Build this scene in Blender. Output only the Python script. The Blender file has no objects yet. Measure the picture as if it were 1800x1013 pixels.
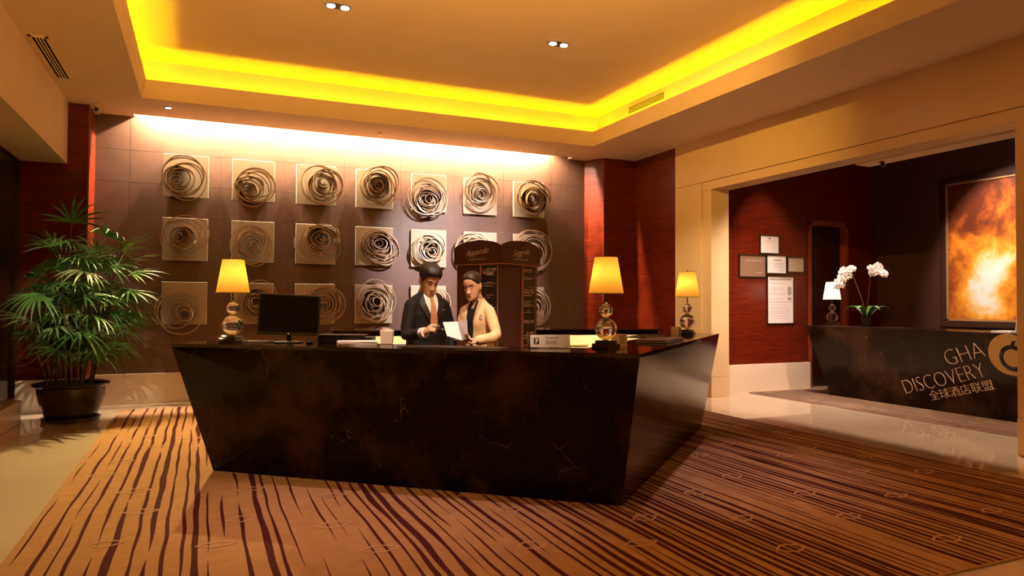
import bpy, math, random
from mathutils import Vector, Matrix, noise
from math import sin, cos, pi, radians as rad

SC = bpy.context.scene
COL = SC.collection

# ------------------------------------------------------------------ camera, world, exposure
cam_d = bpy.data.cameras.new('camera')
cam = bpy.data.objects.new('camera', cam_d)
COL.objects.link(cam)
cam_d.sensor_width = 36.0
cam_d.lens = 36.0 * 1239.6 / 1800.0
cam_d.clip_start = 0.05
_r, _u, _f = (0.91577, -0.40168, 0.00481), (-0.01317, -0.01805, 0.99975), (0.4015, 0.9156, 0.02182)
cam.matrix_world = Matrix(((_r[0], _u[0], -_f[0], 0.0), (_r[1], _u[1], -_f[1], 0.0), (_r[2], _u[2], -_f[2], 1.42), (0, 0, 0, 1)))
SC.camera = cam

world = bpy.data.worlds.new('world')
SC.world = world
world.use_nodes = True
bg = world.node_tree.nodes['Background']
bg.inputs[0].default_value = (1.0, 0.6, 0.3, 1)
bg.inputs[1].default_value = 0.006

SC.view_settings.view_transform = 'Standard'
SC.view_settings.look = 'None'
SC.view_settings.gamma = 1.0
SC.view_settings.use_curve_mapping = False
SC.view_settings.exposure = 0.0
SC.cycles.max_bounces = 8
SC.cycles.diffuse_bounces = 4
SC.cycles.glossy_bounces = 4
SC.cycles.transmission_bounces = 8
SC.cycles.caustics_reflective = False
SC.cycles.caustics_refractive = False
SC.cycles.sample_clamp_indirect = 4.0
SC.cycles.use_denoising = True

# colours and strengths of the room's lamps and of the added fill lamps
WARM = (1.0, 0.50, 0.11)
P_UPFILL = 1700.0       # added uplights, unseen above the view, filling in ceiling light
P_STAFF = 1000.0      # coffer spot on the staff
P_ART = 6800.0        # coffer spot on the sculptures
AMBER = (1.0, 0.60, 0.24)
PINK = (1.0, 0.70, 0.76)
COVE = (1.0, 0.68, 0.0)
P_COVE = 52.0          # emission of the hidden cove strip
P_WASH = 560.0         # each wall washer
P_DOWN = 340.0        # each twin downlight over the desk
P_FILL = 25.0       # added fill lamps behind the camera
P_SHADE = 2.0        # bulb in a table lamp


# ------------------------------------------------------------------ materials
def new_mat(name):
    m = bpy.data.materials.new(name)
    m.use_nodes = True
    return m, m.node_tree, m.node_tree.nodes['Principled BSDF']


def mat(name, col, rough=0.5, metal=0.0, spec=0.5, coat=0.0, noise_amt=0.0, noise_scale=8.0, **kw):
    m, nt, b = new_mat(name)
    b.inputs['Base Color'].default_value = (*col, 1)
    b.inputs['Roughness'].default_value = rough
    b.inputs['Metallic'].default_value = metal
    b.inputs['Specular IOR Level'].default_value = spec
    b.inputs['Coat Weight'].default_value = coat
    b.inputs['Coat Roughness'].default_value = 0.035
    for k, v in kw.items():
        b.inputs[k.replace('_', ' ')].default_value = v
    if noise_amt:
        tc = nt.nodes.new('ShaderNodeTexCoord')
        n = nt.nodes.new('ShaderNodeTexNoise')
        n.inputs['Scale'].default_value = noise_scale
        n.inputs['Detail'].default_value = 6
        r = nt.nodes.new('ShaderNodeValToRGB')
        r.color_ramp.elements[0].position = 0.3
        r.color_ramp.elements[1].position = 0.7
        r.color_ramp.elements[0].color = (*[c * (1 - noise_amt) for c in col], 1)
        r.color_ramp.elements[1].color = (*[min(1, c * (1 + noise_amt)) for c in col], 1)
        nt.links.new(tc.outputs['Object'], n.inputs['Vector'])
        nt.links.new(n.outputs['Fac'], r.inputs['Fac'])
        nt.links.new(r.outputs['Color'], b.inputs['Base Color'])
    return m


def emis(name, col, strength):
    m, nt, b = new_mat(name)
    b.inputs['Base Color'].default_value = (*col, 1)
    b.inputs['Emission Color'].default_value = (*col, 1)
    b.inputs['Emission Strength'].default_value = strength
    return m


def wood(name, dark, light, rough=0.3, scale=(1.2, 1.2, 14), coat=0.08):
    m, nt, b = new_mat(name)
    tc = nt.nodes.new('ShaderNodeTexCoord')
    mp = nt.nodes.new('ShaderNodeMapping')
    mp.inputs['Scale'].default_value = scale
    n = nt.nodes.new('ShaderNodeTexNoise')
    n.inputs['Scale'].default_value = 2.2
    n.inputs['Detail'].default_value = 8
    n.inputs['Roughness'].default_value = 0.6
    n.inputs['Distortion'].default_value = 0.6
    r = nt.nodes.new('ShaderNodeValToRGB')
    r.color_ramp.elements[0].position = 0.28
    r.color_ramp.elements[1].position = 0.72
    r.color_ramp.elements[0].color = (*dark, 1)
    r.color_ramp.elements[1].color = (*light, 1)
    L = nt.links.new
    L(tc.outputs['Object'], mp.inputs['Vector'])
    L(mp.outputs['Vector'], n.inputs['Vector'])
    L(n.outputs['Fac'], r.inputs['Fac'])
    L(r.outputs['Color'], b.inputs['Base Color'])
    b.inputs['Roughness'].default_value = rough
    b.inputs['Coat Weight'].default_value = coat
    b.inputs['Coat Roughness'].default_value = 0.15
    b.inputs['Specular IOR Level'].default_value = 0.22
    return m


def dark_marble(name, lo=(0.0025, 0.0011, 0.0010), hi=(0.085, 0.043, 0.038), vein=(0.26, 0.18, 0.16), rough=0.17, spec=0.16):
    m, nt, b = new_mat(name)
    L = nt.links.new
    tc = nt.nodes.new('ShaderNodeTexCoord')
    warp = nt.nodes.new('ShaderNodeTexNoise')
    warp.inputs['Scale'].default_value = 1.6
    warp.inputs['Detail'].default_value = 5
    add = nt.nodes.new('ShaderNodeVectorMath')
    add.operation = 'MULTIPLY_ADD'
    add.inputs[1].default_value = (0.7, 0.7, 0.7)
    L(warp.outputs['Color'], add.inputs[0])
    L(tc.outputs['Object'], add.inputs[2])
    L(tc.outputs['Object'], warp.inputs['Vector'])
    vor = nt.nodes.new('ShaderNodeTexVoronoi')
    vor.feature = 'DISTANCE_TO_EDGE'
    vor.inputs['Scale'].default_value = 3.1
    L(add.outputs['Vector'], vor.inputs['Vector'])
    vr = nt.nodes.new('ShaderNodeValToRGB')
    vr.color_ramp.elements[0].position = 0.0
    vr.color_ramp.elements[0].color = (1, 1, 1, 1)
    vr.color_ramp.elements[1].position = 0.008
    vr.color_ramp.elements[1].color = (0, 0, 0, 1)
    L(vor.outputs['Distance'], vr.inputs['Fac'])
    brk = nt.nodes.new('ShaderNodeTexNoise')
    brk.inputs['Scale'].default_value = 4.5
    brk.inputs['Detail'].default_value = 3
    L(tc.outputs['Object'], brk.inputs['Vector'])
    br = nt.nodes.new('ShaderNodeValToRGB')
    br.color_ramp.elements[0].position = 0.55
    br.color_ramp.elements[1].position = 0.72
    L(brk.outputs['Fac'], br.inputs['Fac'])
    mul = nt.nodes.new('ShaderNodeMath')
    mul.operation = 'MULTIPLY'
    L(vr.outputs['Color'], mul.inputs[0])
    L(br.outputs['Color'], mul.inputs[1])
    cl = nt.nodes.new('ShaderNodeTexNoise')
    cl.inputs['Scale'].default_value = 1.5
    cl.inputs['Detail'].default_value = 9
    cl.inputs['Roughness'].default_value = 0.62
    L(tc.outputs['Object'], cl.inputs['Vector'])
    cr = nt.nodes.new('ShaderNodeValToRGB')
    cr.color_ramp.elements[0].position = 0.49
    cr.color_ramp.elements[0].color = (*lo, 1)
    cr.color_ramp.elements[1].position = 0.78
    cr.color_ramp.elements[1].color = (*hi, 1)
    L(cl.outputs['Fac'], cr.inputs['Fac'])
    mix = nt.nodes.new('ShaderNodeMix')
    mix.data_type = 'RGBA'
    L(mul.outputs[0], mix.inputs['Factor'])
    L(cr.outputs['Color'], mix.inputs['A'])
    mix.inputs['B'].default_value = (*vein, 1)
    L(mix.outputs['Result'], b.inputs['Base Color'])
    b.inputs['Roughness'].default_value = rough
    b.inputs['Specular IOR Level'].default_value = spec
    return m


def shade_mat(name, col):
    m, nt, b = new_mat(name)
    nt.nodes.remove(b)
    out = nt.nodes['Material Output']
    tr = nt.nodes.new('ShaderNodeBsdfTranslucent')
    di = nt.nodes.new('ShaderNodeBsdfDiffuse')
    tr.inputs['Color'].default_value = (*col, 1)
    di.inputs['Color'].default_value = (*col, 1)
    mx = nt.nodes.new('ShaderNodeMixShader')
    mx.inputs[0].default_value = 0.3
    nt.links.new(tr.outputs[0], mx.inputs[1])
    nt.links.new(di.outputs[0], mx.inputs[2])
    nt.links.new(mx.outputs[0], out.inputs['Surface'])
    return m


def painting_mat(name):
    m, nt, b = new_mat(name)
    L = nt.links.new
    tc = nt.nodes.new('ShaderNodeTexCoord')
    n = nt.nodes.new('ShaderNodeTexNoise')
    n.inputs['Scale'].default_value = 1.9
    n.inputs['Detail'].default_value = 9
    n.inputs['Roughness'].default_value = 0.62
    n.inputs['Distortion'].default_value = 0.25
    L(tc.outputs['Object'], n.inputs['Vector'])
    # distance from the pale cloud low in the middle of the canvas
    mp = nt.nodes.new('ShaderNodeMapping')
    mp.vector_type = 'POINT'
    mp.inputs['Location'].default_value = (0.0, -0.52, 0.34)
    mp.inputs['Scale'].default_value = (0.0, 0.95, 0.62)
    L(tc.outputs['Object'], mp.inputs['Vector'])
    ln = nt.nodes.new('ShaderNodeVectorMath')
    ln.operation = 'LENGTH'
    L(mp.outputs['Vector'], ln.inputs[0])
    ma = nt.nodes.new('ShaderNodeMath')
    ma.operation = 'MULTIPLY_ADD'
    ma.inputs[1].default_value = 1.7
    L(n.outputs['Fac'], ma.inputs[0])
    sb = nt.nodes.new('ShaderNodeMath')
    sb.operation = 'SUBTRACT'
    L(ln.outputs['Value'], sb.inputs[0])
    sb.inputs[1].default_value = 0.75
    L(sb.outputs[0], ma.inputs[2])
    r = nt.nodes.new('ShaderNodeValToRGB')
    e = r.color_ramp.elements
    e[0].position = 0.12
    e[0].color = (0.85, 0.78, 0.72, 1)
    e[1].position = 1.0
    e[1].color = (0.10, 0.018, 0.004, 1)
    for p, c in ((0.33, (0.80, 0.55, 0.22)), (0.47, (0.78, 0.34, 0.03)), (0.66, (0.55, 0.17, 0.012)), (0.82, (0.28, 0.06, 0.008))):
        q = e.new(p)
        q.color = (*c, 1)
    L(ma.outputs[0], r.inputs['Fac'])
    L(r.outputs['Color'], b.inputs['Base Color'])
    b.inputs['Roughness'].default_value = 0.45
    return m


M = {}
M['plaster'] = mat('ivory_plaster', (0.74, 0.57, 0.37), 0.75, noise_amt=0.03, noise_scale=2.0)
M['stone'] = mat('cream_stone', (0.74, 0.54, 0.31), 0.28, noise_amt=0.05, noise_scale=1.3)
M['marble_floor'] = mat('cream_marble', (0.60, 0.47, 0.33), 0.05, spec=0.6, coat=0.6, noise_amt=0.06, noise_scale=1.1)
M['base'] = mat('cream_skirting', (0.78, 0.64, 0.48), 0.35)
M['art_wall'] = mat('bronze_wall_panel', (0.090, 0.043, 0.026), 0.42, spec=0.5, noise_amt=0.10, noise_scale=3.0)
M['wood'] = wood('mahogany', (0.052, 0.0046, 0.0014), (0.165, 0.019, 0.0036))
M['wood_trim'] = wood('mahogany_trim', (0.16, 0.03, 0.012), (0.28, 0.06, 0.02), scale=(10, 10, 1))
M['marble'] = dark_marble('dark_emperador_marble')
M['marble_top'] = dark_marble('polished_marble_top', rough=0.06, spec=0.5)
M['marble_brown'] = dark_marble('brown_emperador_marble', (0.013, 0.0065, 0.0055), (0.095, 0.055, 0.044), (0.26, 0.19, 0.15))
M['board'] = mat('gilt_board', (0.34, 0.265, 0.17), 0.5, noise_amt=0.05)
M['edge'] = mat('gilt_edge', (0.75, 0.62, 0.42), 0.4)
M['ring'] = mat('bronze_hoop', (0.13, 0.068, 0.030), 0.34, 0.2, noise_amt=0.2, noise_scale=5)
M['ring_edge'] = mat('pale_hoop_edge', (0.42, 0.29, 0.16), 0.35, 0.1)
M['carpet'] = mat('tan_wool', (0.325, 0.176, 0.080), 0.95, spec=0.1, noise_amt=0.10, noise_scale=9)
M['stripe'] = mat('maroon_wool', (0.050, 0.008, 0.009), 0.95, spec=0.1)
M['motif'] = mat('rose_wool', (0.44, 0.25, 0.14), 0.95, spec=0.1)
M['runner'] = mat('fawn_wool', (0.21, 0.135, 0.088), 0.95, spec=0.1, noise_amt=0.15, noise_scale=14)
M['runner_stripe'] = mat('brown_wool', (0.075, 0.036, 0.022), 0.95, spec=0.1)
M['black'] = mat('black_plastic', (0.003, 0.003, 0.003), 0.4)
M['screen'] = mat('black_screen', (0.003, 0.003, 0.004), 0.5, spec=0.08)
M['void'] = mat('black_void', (0.002, 0.0015, 0.001), 0.9, spec=0.0)
M['chrome'] = mat('chrome', (0.75, 0.70, 0.65), 0.15, 1.0)
M['bronze'] = mat('dark_bronze', (0.06, 0.035, 0.02), 0.3, 0.8)
M['glass'] = mat('crystal', (1, 1, 1), 0.0, Transmission_Weight=1.0, IOR=1.48)
M['pane'] = mat('window_pane', (0.5, 0.52, 0.55), 0.06, spec=0.2, Transmission_Weight=1.0, IOR=1.2)
M['shade'] = shade_mat('cream_lampshade', (0.86, 0.57, 0.15))
M['shade_white'] = shade_mat('white_lampshade', (0.85, 0.78, 0.70))
M['lens'] = emis('lit_lens', (1.0, 0.86, 0.74), 30.0)
M['cove'] = emis('cove_led', COVE, P_COVE)
M['desk_led'] = emis('desk_led', (1.0, 0.76, 0.42), 70.0)
M['paper'] = mat('white_paper', (0.82, 0.78, 0.76), 0.7)
M['ink'] = mat('grey_ink', (0.38, 0.32, 0.31), 0.8)
M['gold'] = mat('gold_lettering', (0.95, 0.78, 0.52), 0.45, 0.1)
M['gold_disc'] = mat('gold_disc', (0.56, 0.37, 0.11), 0.45, 0.1)
M['card_white'] = mat('white_card', (0.85, 0.80, 0.72), 0.5)
M['cardframe'] = mat('picture_frame_black', (0.015, 0.01, 0.008), 0.3)
M['brown_doc'] = mat('brown_certificate', (0.22, 0.13, 0.08), 0.45)
M['ivory_doc'] = mat('ivory_certificate', (0.62, 0.50, 0.38), 0.6)
M['kiosk'] = mat('plum_board', (0.052, 0.017, 0.021), 0.38)
M['kiosk_dark'] = mat('menu_black', (0.010, 0.007, 0.010), 0.4)
M['kiosk_edge'] = mat('copper_edge', (0.45, 0.20, 0.13), 0.4, 0.3)
M['kiosk_print'] = mat('menu_print', (0.72, 0.58, 0.58), 0.6)
M['painting'] = painting_mat('abstract_canvas')
M['leaf'] = mat('palm_leaf', (0.07, 0.19, 0.03), 0.4, noise_amt=0.35, noise_scale=6)
M['leaf_pale'] = mat('palm_leaf_pale', (0.20, 0.28, 0.10), 0.45, noise_amt=0.3, noise_scale=6)
M['cane'] = mat('palm_cane', (0.09, 0.055, 0.025), 0.7, noise_amt=0.4, noise_scale=20)
M['pot'] = mat('dark_glazed_pot', (0.012, 0.007, 0.005), 0.22)
M['soil'] = mat('soil', (0.02, 0.012, 0.008), 0.95)
M['petal'] = mat('white_petal', (0.85, 0.80, 0.80), 0.6)
M['skin_m'] = mat('warm_skin', (0.58, 0.32, 0.19), 0.5, Subsurface_Weight=0.0)
M['skin_w'] = mat('fair_skin', (0.62, 0.36, 0.23), 0.5)
M['hair'] = mat('black_hair', (0.006, 0.005, 0.005), 0.55, noise_amt=0.3, noise_scale=60)
M['hair_w'] = mat('dark_brown_hair', (0.012, 0.008, 0.007), 0.5, noise_amt=0.3, noise_scale=60)
M['suit'] = mat('black_suit', (0.005, 0.0045, 0.005), 0.75, spec=0.25)
M['lapel'] = mat('black_lapel', (0.009, 0.008, 0.009), 0.6, spec=0.3)
M['shirt'] = mat('white_shirt', (0.78, 0.70, 0.66), 0.7)
M['tie'] = mat('copper_tie', (0.42, 0.19, 0.08), 0.5, noise_amt=0.2, noise_scale=90)
M['jacket_w'] = mat('cream_jacket', (0.78, 0.56, 0.31), 0.75, spec=0.2)
M['collar_w'] = mat('tan_collar', (0.52, 0.30, 0.17), 0.7)
M['lip'] = mat('lip', (0.34, 0.10, 0.075), 0.5)
M['eye'] = mat('eye_dark', (0.01, 0.006, 0.005), 0.3)
M['brooch'] = mat('lilac_brooch', (0.55, 0.48, 0.58), 0.4)
M['shoe'] = mat('black_leather', (0.008, 0.007, 0.006), 0.25)
M['orange_niche'] = mat('honey_wood', (0.62, 0.40, 0.20), 0.5, noise_amt=0.1)
M['niche_cream'] = mat('cream_niche', (0.80, 0.66, 0.46), 0.5)
M['leather'] = mat('plum_leather', (0.035, 0.018, 0.022), 0.4)


# ------------------------------------------------------------------ mesh building
class B:
    """collects vertices and faces for one mesh object"""

    def __init__(s):
        s.v, s.f, s.m = [], [], []
        s.T = None
        s.mi = 0

    def _add(s, vs, fs):
        o = len(s.v)
        if s.T is not None:
            vs = [s.T @ Vector(p) for p in vs]
        s.v += [tuple(p) for p in vs]
        s.f += [tuple(i + o for i in f) for f in fs]
        s.m += [s.mi] * len(fs)
        return s

    def box(s, lo, hi):
        x0, y0, z0 = lo
        x1, y1, z1 = hi
        return s._add([(x0, y0, z0), (x1, y0, z0), (x1, y1, z0), (x0, y1, z0), (x0, y0, z1), (x1, y0, z1), (x1, y1, z1), (x0, y1, z1)],
                      [(0, 3, 2, 1), (4, 5, 6, 7), (0, 1, 5, 4), (1, 2, 6, 5), (2, 3, 7, 6), (3, 0, 4, 7)])

    def hexa(s, bot, top):
        n = len(bot)
        fs = [tuple(reversed(range(n))), tuple(range(n, 2 * n))]
        fs += [(i, (i + 1) % n, n + (i + 1) % n, n + i) for i in range(n)]
        return s._add(list(bot) + list(top), fs)

    def prism(s, poly, z0, z1):
        return s.hexa([(x, y, z0) for x, y in poly], [(x, y, z1) for x, y in poly])

    def slab(s, pts, n, t):
        """polygon (3-D points) given a thickness t along n"""
        n = Vector(n).normalized() * t
        a = [Vector(p) for p in pts]
        return s.hexa(a, [p + n for p in a])

    def quad(s, *p):
        return s._add(list(p), [tuple(range(len(p)))])

    def loft(s, rings, cap=True, closed=True):
        n = len(rings[0])
        vs = [p for r in rings for p in r]
        fs = []
        for i in range(len(rings) - 1):
            for j in range(n if closed else n - 1):
                k = (j + 1) % n
                fs.append((i * n + j, i * n + k, (i + 1) * n + k, (i + 1) * n + j))
        if cap:
            fs.append(tuple(reversed(range(n))))
            fs.append(tuple(range((len(rings) - 1) * n, len(rings) * n)))
        return s._add(vs, fs)

    def lathe(s, prof, seg=24, c=(0, 0, 0), cap=True):
        rings = [[(c[0] + r * cos(2 * pi * k / seg), c[1] + r * sin(2 * pi * k / seg), c[2] + z) for k in range(seg)] for r, z in prof]
        return s.loft(rings, cap)

    def tube(s, pts, rad_, seg=8, cap=True, flat=1.0):
        pts = [Vector(p) for p in pts]
        if not isinstance(rad_, (list, tuple)):
            rad_ = [rad_] * len(pts)
        rings = []
        ref = None
        for i, p in enumerate(pts):
            t = (pts[min(i + 1, len(pts) - 1)] - pts[max(i - 1, 0)]).normalized()
            if ref is None:
                ref = Vector((0, 0, 1)) if abs(t.z) < 0.9 else Vector((1, 0, 0))
            a = (ref - t * ref.dot(t)).normalized()
            b = t.cross(a)
            ref = a
            rings.append([p + (a * cos(2 * pi * k / seg) + b * sin(2 * pi * k / seg) * flat) * rad_[i] for k in range(seg)])
        return s.loft(rings, cap)

    def capsule(s, pts, rad_, seg=10):
        """tube with rounded ends"""
        pts = [Vector(p) for p in pts]
        if not isinstance(rad_, (list, tuple)):
            rad_ = [rad_] * len(pts)
        d0 = (pts[0] - pts[1]).normalized()
        d1 = (pts[-1] - pts[-2]).normalized()
        P, R = [], []
        for q in (1.0, 0.75, 0.4):
            P.append(pts[0] + d0 * rad_[0] * q)
            R.append(max(0.0008, rad_[0] * math.sqrt(1 - min(1, q * q))))
        P += pts
        R += list(rad_)
        for q in (0.4, 0.75, 1.0):
            P.append(pts[-1] + d1 * rad_[-1] * q)
            R.append(max(0.0008, rad_[-1] * math.sqrt(1 - min(1, q * q))))
        return s.tube(P, R, seg)

    def ball(s, c, r, seg=16, rings=10, M3=None):
        if not isinstance(r, (list, tuple)):
            r = (r, r, r)
        rr = []
        for i in range(rings + 1):
            a = -pi / 2 + pi * i / rings
            w = max(0.002, cos(a))
            ring = []
            for k in range(seg):
                p = Vector((r[0] * w * cos(2 * pi * k / seg), r[1] * w * sin(2 * pi * k / seg), r[2] * sin(a)))
                if M3 is not None:
                    p = M3 @ p
                ring.append(p + Vector(c))
            rr.append(ring)
        return s.loft(rr)

    def mesh(s, name):
        me = bpy.data.meshes.new(name)
        me.from_pydata(s.v, [], s.f)
        me.update()
        return me

    def build(s, name, material, parent=None, smooth=0, bevel=0.0, loc=None, rotz=0.0):
        me = s.mesh(name)
        for mm in (material if isinstance(material, (list, tuple)) else [material]):
            me.materials.append(mm)
        if any(s.m):
            me.polygons.foreach_set('material_index', s.m)
        import bmesh
        bm = bmesh.new()
        bm.from_mesh(me)
        bmesh.ops.recalc_face_normals(bm, faces=bm.faces)
        bm.to_mesh(me)
        bm.free()
        if smooth:
            me.polygons.foreach_set('use_smooth', [True] * len(me.polygons))
            me.set_sharp_from_angle(angle=rad(smooth))
        o = link(name, me, parent)
        if loc is not None:
            o.location = loc
        o.rotation_euler.z = rotz
        if bevel:
            md = o.modifiers.new('bevel', 'BEVEL')
            md.width = bevel
            md.segments = 2
            md.limit_method = 'ANGLE'
        return o


def link(name, data, parent=None):
    o = bpy.data.objects.new(name, data)
    COL.objects.link(o)
    if parent is not None:
        o.parent = parent
    return o


def tag(o, label, cat, group=None):
    o['label'] = label
    o['category'] = cat
    if group:
        o['group'] = group
    return o


def thing(name, label, cat, loc=(0, 0, 0), rotz=0.0, group=None):
    o = bpy.data.objects.new(name, None)
    o.empty_display_size = 0.1
    COL.objects.link(o)
    o.location = loc
    o.rotation_euler.z = rotz
    return tag(o, label, cat, group)


def structure(o):
    o['kind'] = 'structure'
    return o


def lamp(name, kind, power, col, parent=None, loc=(0, 0, 0), target=None, radius=0.03, angle=60, blend=0.6, size=None):
    d = bpy.data.lights.new(name, kind)
    d.energy = power
    d.color = col
    if kind == 'AREA':
        d.shape = 'RECTANGLE'
        d.size, d.size_y = size
    else:
        d.shadow_soft_size = radius
    if kind == 'SPOT':
        d.spot_size = rad(angle)
        d.spot_blend = blend
    o = link(name, d, parent)
    o.location = loc
    if target is not None:
        o.rotation_euler = (Vector(target) - Vector(loc)).to_track_quat('-Z', 'Y').to_euler()
    return o


def text_mesh(name, body, size, material, parent, mtx, extrude=0.002, shear=0.0, align='LEFT', spacing=1.0, weight=0.0, fit=None):
    c = bpy.data.curves.new(name, 'FONT')
    c.body = body
    c.size = size
    c.extrude = extrude
    c.shear = shear
    c.align_x = align
    c.space_character = spacing
    c.offset = weight
    c.resolution_u = 3
    tmp = bpy.data.objects.new('tmp_text', c)
    COL.objects.link(tmp)
    dg = bpy.context.evaluated_depsgraph_get()
    me = bpy.data.meshes.new_from_object(tmp.evaluated_get(dg))
    bpy.data.objects.remove(tmp)
    bpy.data.curves.remove(c)
    if fit:
        xs = [v.co.x for v in me.vertices]
        ys = [v.co.y for v in me.vertices]
        sx, sy = fit[0] / (max(xs) - min(xs)), fit[1] / (max(ys) - min(ys))
        x0_, y0_ = min(xs), min(ys)
        for v in me.vertices:
            v.co.x = (v.co.x - x0_) * sx
            v.co.y = (v.co.y - y0_) * sy
    me.name = name
    me.materials.clear()
    me.materials.append(material)
    o = link(name, me, parent)
    o.matrix_local = mtx
    return o


def axes(origin, x, y):
    x = Vector(x).normalized()
    y = Vector(y)
    y = (y - x * y.dot(x)).normalized()
    z = x.cross(y)
    m = Matrix((x, y, z)).transposed().to_4x4()
    m.translation = Vector(origin)
    return m


# ------------------------------------------------------------------ floor
XR = 7.12            # face of the portal wall
YB = 11.09           # art wall
XL = -2.14           # window wall
YN = -4.0            # lobby wall behind the camera
CZ = 4.0             # lower ceiling

floor = structure(B().box((XL - 0.4, YN, -0.1), (11.6, YB + 0.3, 0.0)).build('floor', M['marble_floor']))

# ------------------------------------------------------------------ back wall with panels
wall_back = structure(B().box((-1.6, YB + 0.0025, 0.0), (6.6, YB + 0.25, 4.6)).build('wall_back', mat('pale_joint', (0.17, 0.095, 0.05), 0.6)))
seam_x = [-1.39, -0.95, 0.22, 1.11, 2.0, 2.9, 3.8, 4.69, 5.6, 5.94, 6.36]
seam_z = [0.40, 0.85, 1.30, 1.74, 2.18, 2.63, 3.08, 3.53, 4.30]
for i in range(len(seam_x) - 1):
    for j in range(len(seam_z) - 1):
        g = 0.0022
        B().box((seam_x[i] + g, YB, seam_z[j] + g), (seam_x[i + 1] - g, YB + 0.0022, seam_z[j + 1] - g)).build('panel', M['art_wall'], wall_back)
structure(B().box((-1.39, YB - 0.03, 0.0), (6.28, YB, 0.42)).build('baseboard_back', M['base'], bevel=0.004))

# timber returns either side of the art wall
wl = structure(B().prism([(XL - 0.1, 10.65), (-1.395, 10.65), (-1.37, YB + 0.02), (XL - 0.1, YB + 0.02)], 0.0, CZ + 0.02).build('wall_corner_left', M['wood']))
B().box((-1.40, 10.642, 0.43), (-1.383, 10.66, CZ)).build('corner_bead', M['wood_trim'], wl)
structure(B().box((XL, 10.60, 0.0), (-1.395, 10.65, 0.42)).build('baseboard_left', M['base'], bevel=0.004))
wr = structure(B().prism([(6.27, YB + 0.02), (6.47, 10.74), (XR + 0.2, 10.72), (XR + 0.2, YB + 0.02)], 0.0, CZ + 0.02).build('wall_corner_right', M['wood']))
B().prism([(6.462, 10.732), (6.48, 10.728), (6.49, 10.745), (6.465, 10.755)], 0.0, CZ).build('corner_bead', M['wood_trim'], wr)

# ------------------------------------------------------------------ right wall: timber panels, stone portal
wall_right = structure(B().box((XR + 0.02, 9.55, 0.0), (7.45, 10.74, CZ + 0.02)).build('wall_right', M['void']))
for y0, y1 in ((9.552, 9.62), (9.624, 10.19), (10.194, 10.718)):
    for z0, z1 in ((0.002, 2.28), (2.284, CZ)):
        B().box((XR, y0, z0), (XR + 0.0195, y1, z1)).build('panel', M['wood'], wall_right)

portal = thing('portal', 'cream stone portal framing the opening to the second desk', 'portal', (XR, 6.4, 0))
portal['kind'] = 'structure'
del portal['category']
portal.name = 'wall_portal'


def pbox(name, lo, hi, material=M['stone'], bevel=0.004):
    return B().box((lo[0] - XR, lo[1] - 6.4, lo[2]), (hi[0] - XR, hi[1] - 6.4, hi[2])).build(name, material, portal, bevel=bevel)


pbox('pier', (XR, 8.89, 0.31), (7.46, 9.55, 3.322))
pbox('plinth', (XR, 8.89, 0.0), (7.46, 9.55, 0.306))
pbox('casing', (XR + 0.035, 8.742, 0.31), (7.458, 8.888, 3.318))
pbox('casing', (XR + 0.002, 8.65, 0.31), (7.462, 8.74, 3.188), bevel=0.003)
pbox('plinth', (XR + 0.0, 8.648, 0.0), (7.464, 8.886, 0.306))
pbox('header', (XR, -4.0, 3.325), (7.46, 9.55, CZ + 0.02))
pbox('casing', (XR + 0.012, 4.10, 3.19), (7.46, 8.886, 3.32))
pbox('pier', (XR, -4.0, 0.36), (7.46, 4.10, 3.322))
pbox('casing', (XR + 0.0, 4.10, 0.36), (7.46, 4.235, 3.19))
pbox('plinth', (XR - 0.003, -4.0, 0.0), (7.463, 4.238, 0.355))
pbox('pelmet', (7.462, 3.0, 3.17), (7.72, 6.33, 3.6), M['plaster'])

# ------------------------------------------------------------------ left side: beam, window, sill
wall_left = structure(B().box((XL - 0.3, YN, 3.2), (XL, 10.65, CZ + 0.02)).box((XL - 0.3, YN, 0.0), (XL, 10.65, 0.20)).build('wall_left', M['wood']))
structure(B().box((XL, YN, 3.2), (-1.63, 10.65, CZ + 0.02)).build('trim_1', M['plaster'], bevel=0.003))
sill = structure(B().box((XL, YN, 0.0), (-1.93, 9.89, 0.262)).build('trim_2', M['stone'], bevel=0.006))
win = bpy.data.objects.new('window_1', None)
COL.objects.link(win)
win.location = (XL, 5.0, 0.2)
win['kind'] = 'structure'
yy = [-9.0, -6.4, -3.8, -1.2, 1.4, 3.9, 5.65]
for a in yy:
    B().box((-0.06, a - 0.018, 0.0), (0.010, a + 0.018, 3.0)).build('mullion', M['bronze'], win)
for a, b in zip(yy[:-1], yy[1:]):
    B().box((-0.045, a + 0.018, 0.0), (-0.035, b - 0.018, 3.0)).build('pane', M['pane'], win)
B().box((-0.32, -9.0, 0.0), (-0.30, 5.65, 3.0)).build('night_blind', M['void'], win)

# ------------------------------------------------------------------ ceiling with lit coffer
CX0, CX1, CY0, CY1 = -0.74, 5.82, -1.0, 10.01
cb = B()
cb.box((XL, CY1, CZ), (-0.9, YB + 0.02, CZ + 0.02))
cb.box((-0.9, CY1, CZ), (5.94, 10.93, CZ + 0.02))
cb.box((5.94, CY1, CZ), (7.46, YB + 0.02, CZ + 0.02))
cb.box((XL, CY0, CZ), (CX0, CY1, CZ + 0.02))
cb.box((CX1, CY0, CZ), (7.46, CY1, CZ + 0.02))
cb.box((XL, YN, CZ), (7.46, CY0, CZ + 0.02))
ceiling = structure(cb.build('ceiling', M['plaster']))
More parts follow.
